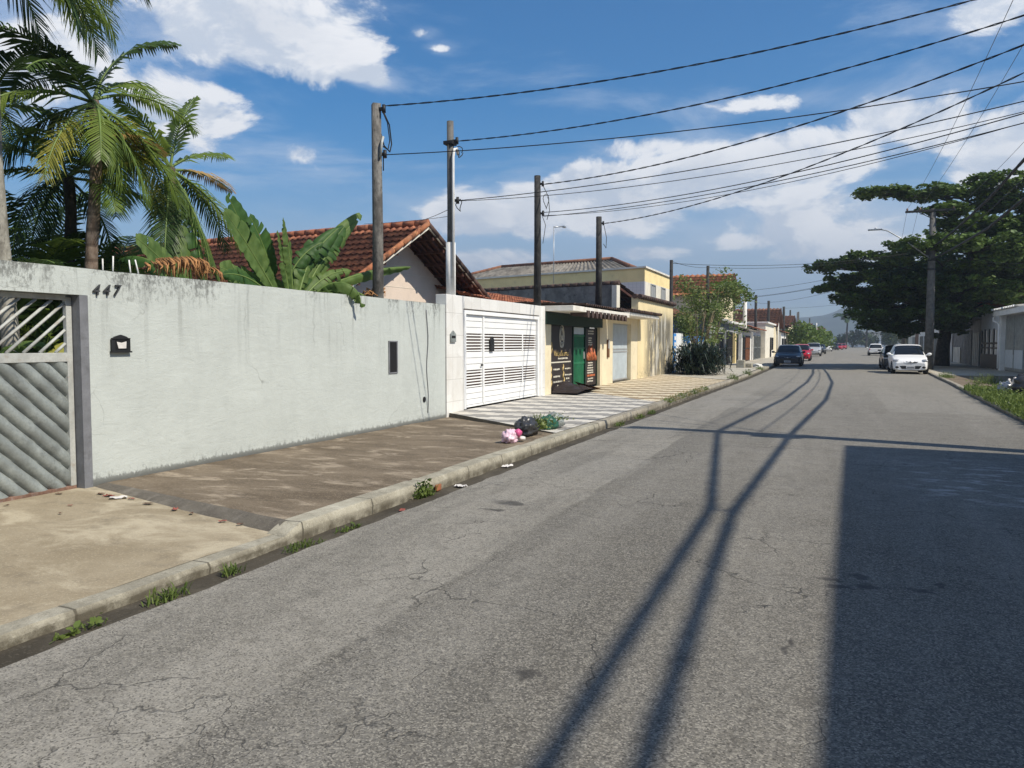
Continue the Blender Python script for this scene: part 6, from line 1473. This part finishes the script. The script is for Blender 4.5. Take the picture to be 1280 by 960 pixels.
# ---------------------------------------------------------------- air
hz = N('haze_air'); hz.n.remove(hz.bsdf); pv = hz.node('ShaderNodeVolumePrincipled', {'Color': (.62,.74,.90,1), 'Density': HAZE, 'Anisotropy': .2})
hz.l.new(pv.outputs[0], hz.n['Material Output'].inputs['Volume'])
mb = MB(); mb.box(-1000, 1500, -60, 1760, -1.4, 190); hzo = tag(mb.build('haze', hz.m), kind='stuff')

# ---------------------------------------------------------------- camera, sun, sky
cam_d = bpy.data.cameras.new('camera'); cam = bpy.data.objects.new('camera', cam_d); COL.objects.link(cam)
cam_d.sensor_width = 36; cam_d.lens = 36*960/1280; cam_d.clip_end = 6000; cam_d.clip_start = .05
cam.location = (0, 0, 1.6); cam.rotation_euler = (R(90-3.041), 0, R(22.693)); scene.camera = cam
ELEV = 48.0
sd = Vector((.985*math.cos(R(ELEV)), -.17*math.cos(R(ELEV)), math.sin(R(ELEV)))).normalized()
su = bpy.data.lights.new('sun', 'SUN'); su.energy = SUN; su.angle = R(.53); su.color = (1, .93, .80)
so = bpy.data.objects.new('sun', su); COL.objects.link(so); so.rotation_euler = (-sd).to_track_quat('-Z', 'Y').to_euler(); so.location = (20, -5, 30)
w = bpy.data.worlds.new('World'); scene.world = w; w.use_nodes = True
nt = w.node_tree; bg = nt.nodes['Background']
def wn(typ, ins=None, **kw):
    x = nt.nodes.new(typ)
    for k, v in kw.items(): setattr(x, k, v)
    for k, v in (ins or {}).items():
        if isinstance(v, bpy.types.NodeSocket): nt.links.new(v, x.inputs[k])
        else: x.inputs[k].default_value = v
    return x
def wm(op, a, b=0, c=0): return wn('ShaderNodeMath', {0: a, 1: b, 2: c}, operation=op).outputs[0]
def wrng(v, a, b, c=0, d=1): return wn('ShaderNodeMapRange', {'Value': v, 'From Min': a, 'From Max': b, 'To Min': c, 'To Max': d}, interpolation_type='SMOOTHSTEP').outputs['Result']
def wmix(f, a, b):
    x = nt.nodes.new('ShaderNodeMix'); x.data_type = 'RGBA'
    for i, v in ((0, f), (6, a), (7, b)):
        if isinstance(v, bpy.types.NodeSocket): nt.links.new(v, x.inputs[i])
        else: x.inputs[i].default_value = v if i == 0 else (*v, 1)
    return x.outputs[2]
sky = wn('ShaderNodeTexSky', sky_type='NISHITA'); sky.sun_disc = False; sky.sun_elevation = R(ELEV); sky.sun_rotation = math.atan2(sd.x, sd.y)
sky.altitude = 0; sky.air_density = 1.0; sky.dust_density = .35; sky.ozone_density = 3.0
dirv = wn('ShaderNodeTexCoord').outputs['Generated']
sx, sy, sz = wn('ShaderNodeSeparateXYZ', {0: dirv}).outputs
az = wm('ARCTAN2', sx, sy); el = wm('ARCSINE', sz)
# clouds: (bearing from the street direction, elevation, half-widths in degrees, weight)
CL = CLOUDS + [(150, 35, 40, 18, .9), (-120, 30, 35, 18, .9)]  # last two clouds are out of view, added to whiten the ambient light
cov = None
for a, e, ra, re, k in CL:
    da = wm('DIVIDE', wm('SUBTRACT', az, R(a)), R(ra)); de = wm('DIVIDE', wm('SUBTRACT', el, R(e)), R(re))
    q = wm('MULTIPLY', wm('EXPONENT', wm('MULTIPLY', wm('ADD', wm('MULTIPLY', da, da), wm('MULTIPLY', de, de)), -1)), k)
    cov = q if cov is None else wm('MAXIMUM', cov, q)
pv_ = wn('ShaderNodeVectorMath', {0: dirv, 1: (1, 1, 1.9)}, operation='MULTIPLY').outputs[0]
def wnoise(s, v, d=8, r=.58, di=.15): return wn('ShaderNodeTexNoise', {'Vector': v, 'Scale': s, 'Detail': d, 'Roughness': r, 'Distortion': di}).outputs['Fac']
n1 = wnoise(7.5, pv_, 12, .62, .35); n1u = wnoise(7.5, wn('ShaderNodeVectorMath', {0: pv_, 1: (.014, -.003, .035)}, operation='ADD').outputs[0], 12, .62, .35)
n2 = wnoise(2.4, pv_, 5)
base = wm('ADD', wm('MULTIPLY', n1, 1.0), wm('MULTIPLY', n2, .2))
dens = wrng(wm('ADD', base, wm('MULTIPLY', cov, .55)), .82, .96)
thin = wrng(wm('ADD', wnoise(3.0, wn('ShaderNodeVectorMath', {0: dirv, 1: (1, 1, 4)}, operation='MULTIPLY').outputs[0], 7, .65, .4), wm('MULTIPLY', cov, .22)), .46, .80, 0, .5)
lit = wrng(wm('SUBTRACT', n1, n1u), -.09, .07)
core = wrng(wm('ADD', base, wm('MULTIPLY', cov, .55)), 1.0, 1.3)
low = wrng(el, R(1.0), R(8.5))
KC = .1/SKYS
def kc(*c): return tuple(x*KC for x in c)
ccol = wmix(wm('MULTIPLY', wm('SUBTRACT', 1, lit), .8), kc(8.6, 8.6, 8.7), kc(4.6, 5.3, 6.4))
ccol = wmix(wm('MULTIPLY', core, .45), ccol, kc(4.8, 5.3, 6.1))
ccol = wmix(wm('MULTIPLY', wm('SUBTRACT', 1, low), .92), ccol, kc(2.3, 3.2, 4.5))
strat = wm('MULTIPLY', wrng(el, R(3), R(13), 1, 0), wrng(wnoise(3.5, wn('ShaderNodeVectorMath', {0: dirv, 1: (1, 1, 5)}, operation='MULTIPLY').outputs[0], 6, .6), .25, .6, .45, 1))
c0 = sky.outputs[0]
skyg = wn('ShaderNodeHueSaturation', {'Color': c0, 'Saturation': SKYSAT, 'Value': 1.0}).outputs[0]
c1 = wmix(thin, skyg, kc(6.4, 7.0, 8.0))
c2 = wmix(wm('MULTIPLY', strat, .85), c1, wmix(wrng(el, R(1), R(9)), kc(1.9, 2.8, 4.1), kc(3.5, 4.5, 6.0)))
c3 = wmix(wm('MULTIPLY', dens, .95), c2, ccol)
nt.links.new(c3, bg.inputs['Color']); bg.inputs['Strength'].default_value = SKYS
scene.view_settings.view_transform = 'Standard'; scene.view_settings.look = 'None'; scene.view_settings.exposure = EXPO; scene.view_settings.gamma = 1
scene.render.engine = 'CYCLES'; scene.cycles.use_denoising = True; scene.cycles.max_bounces = 6; scene.cycles.transparent_max_bounces = 8; scene.cycles.volume_bounces = 0
scene.render.use_persistent_data = False
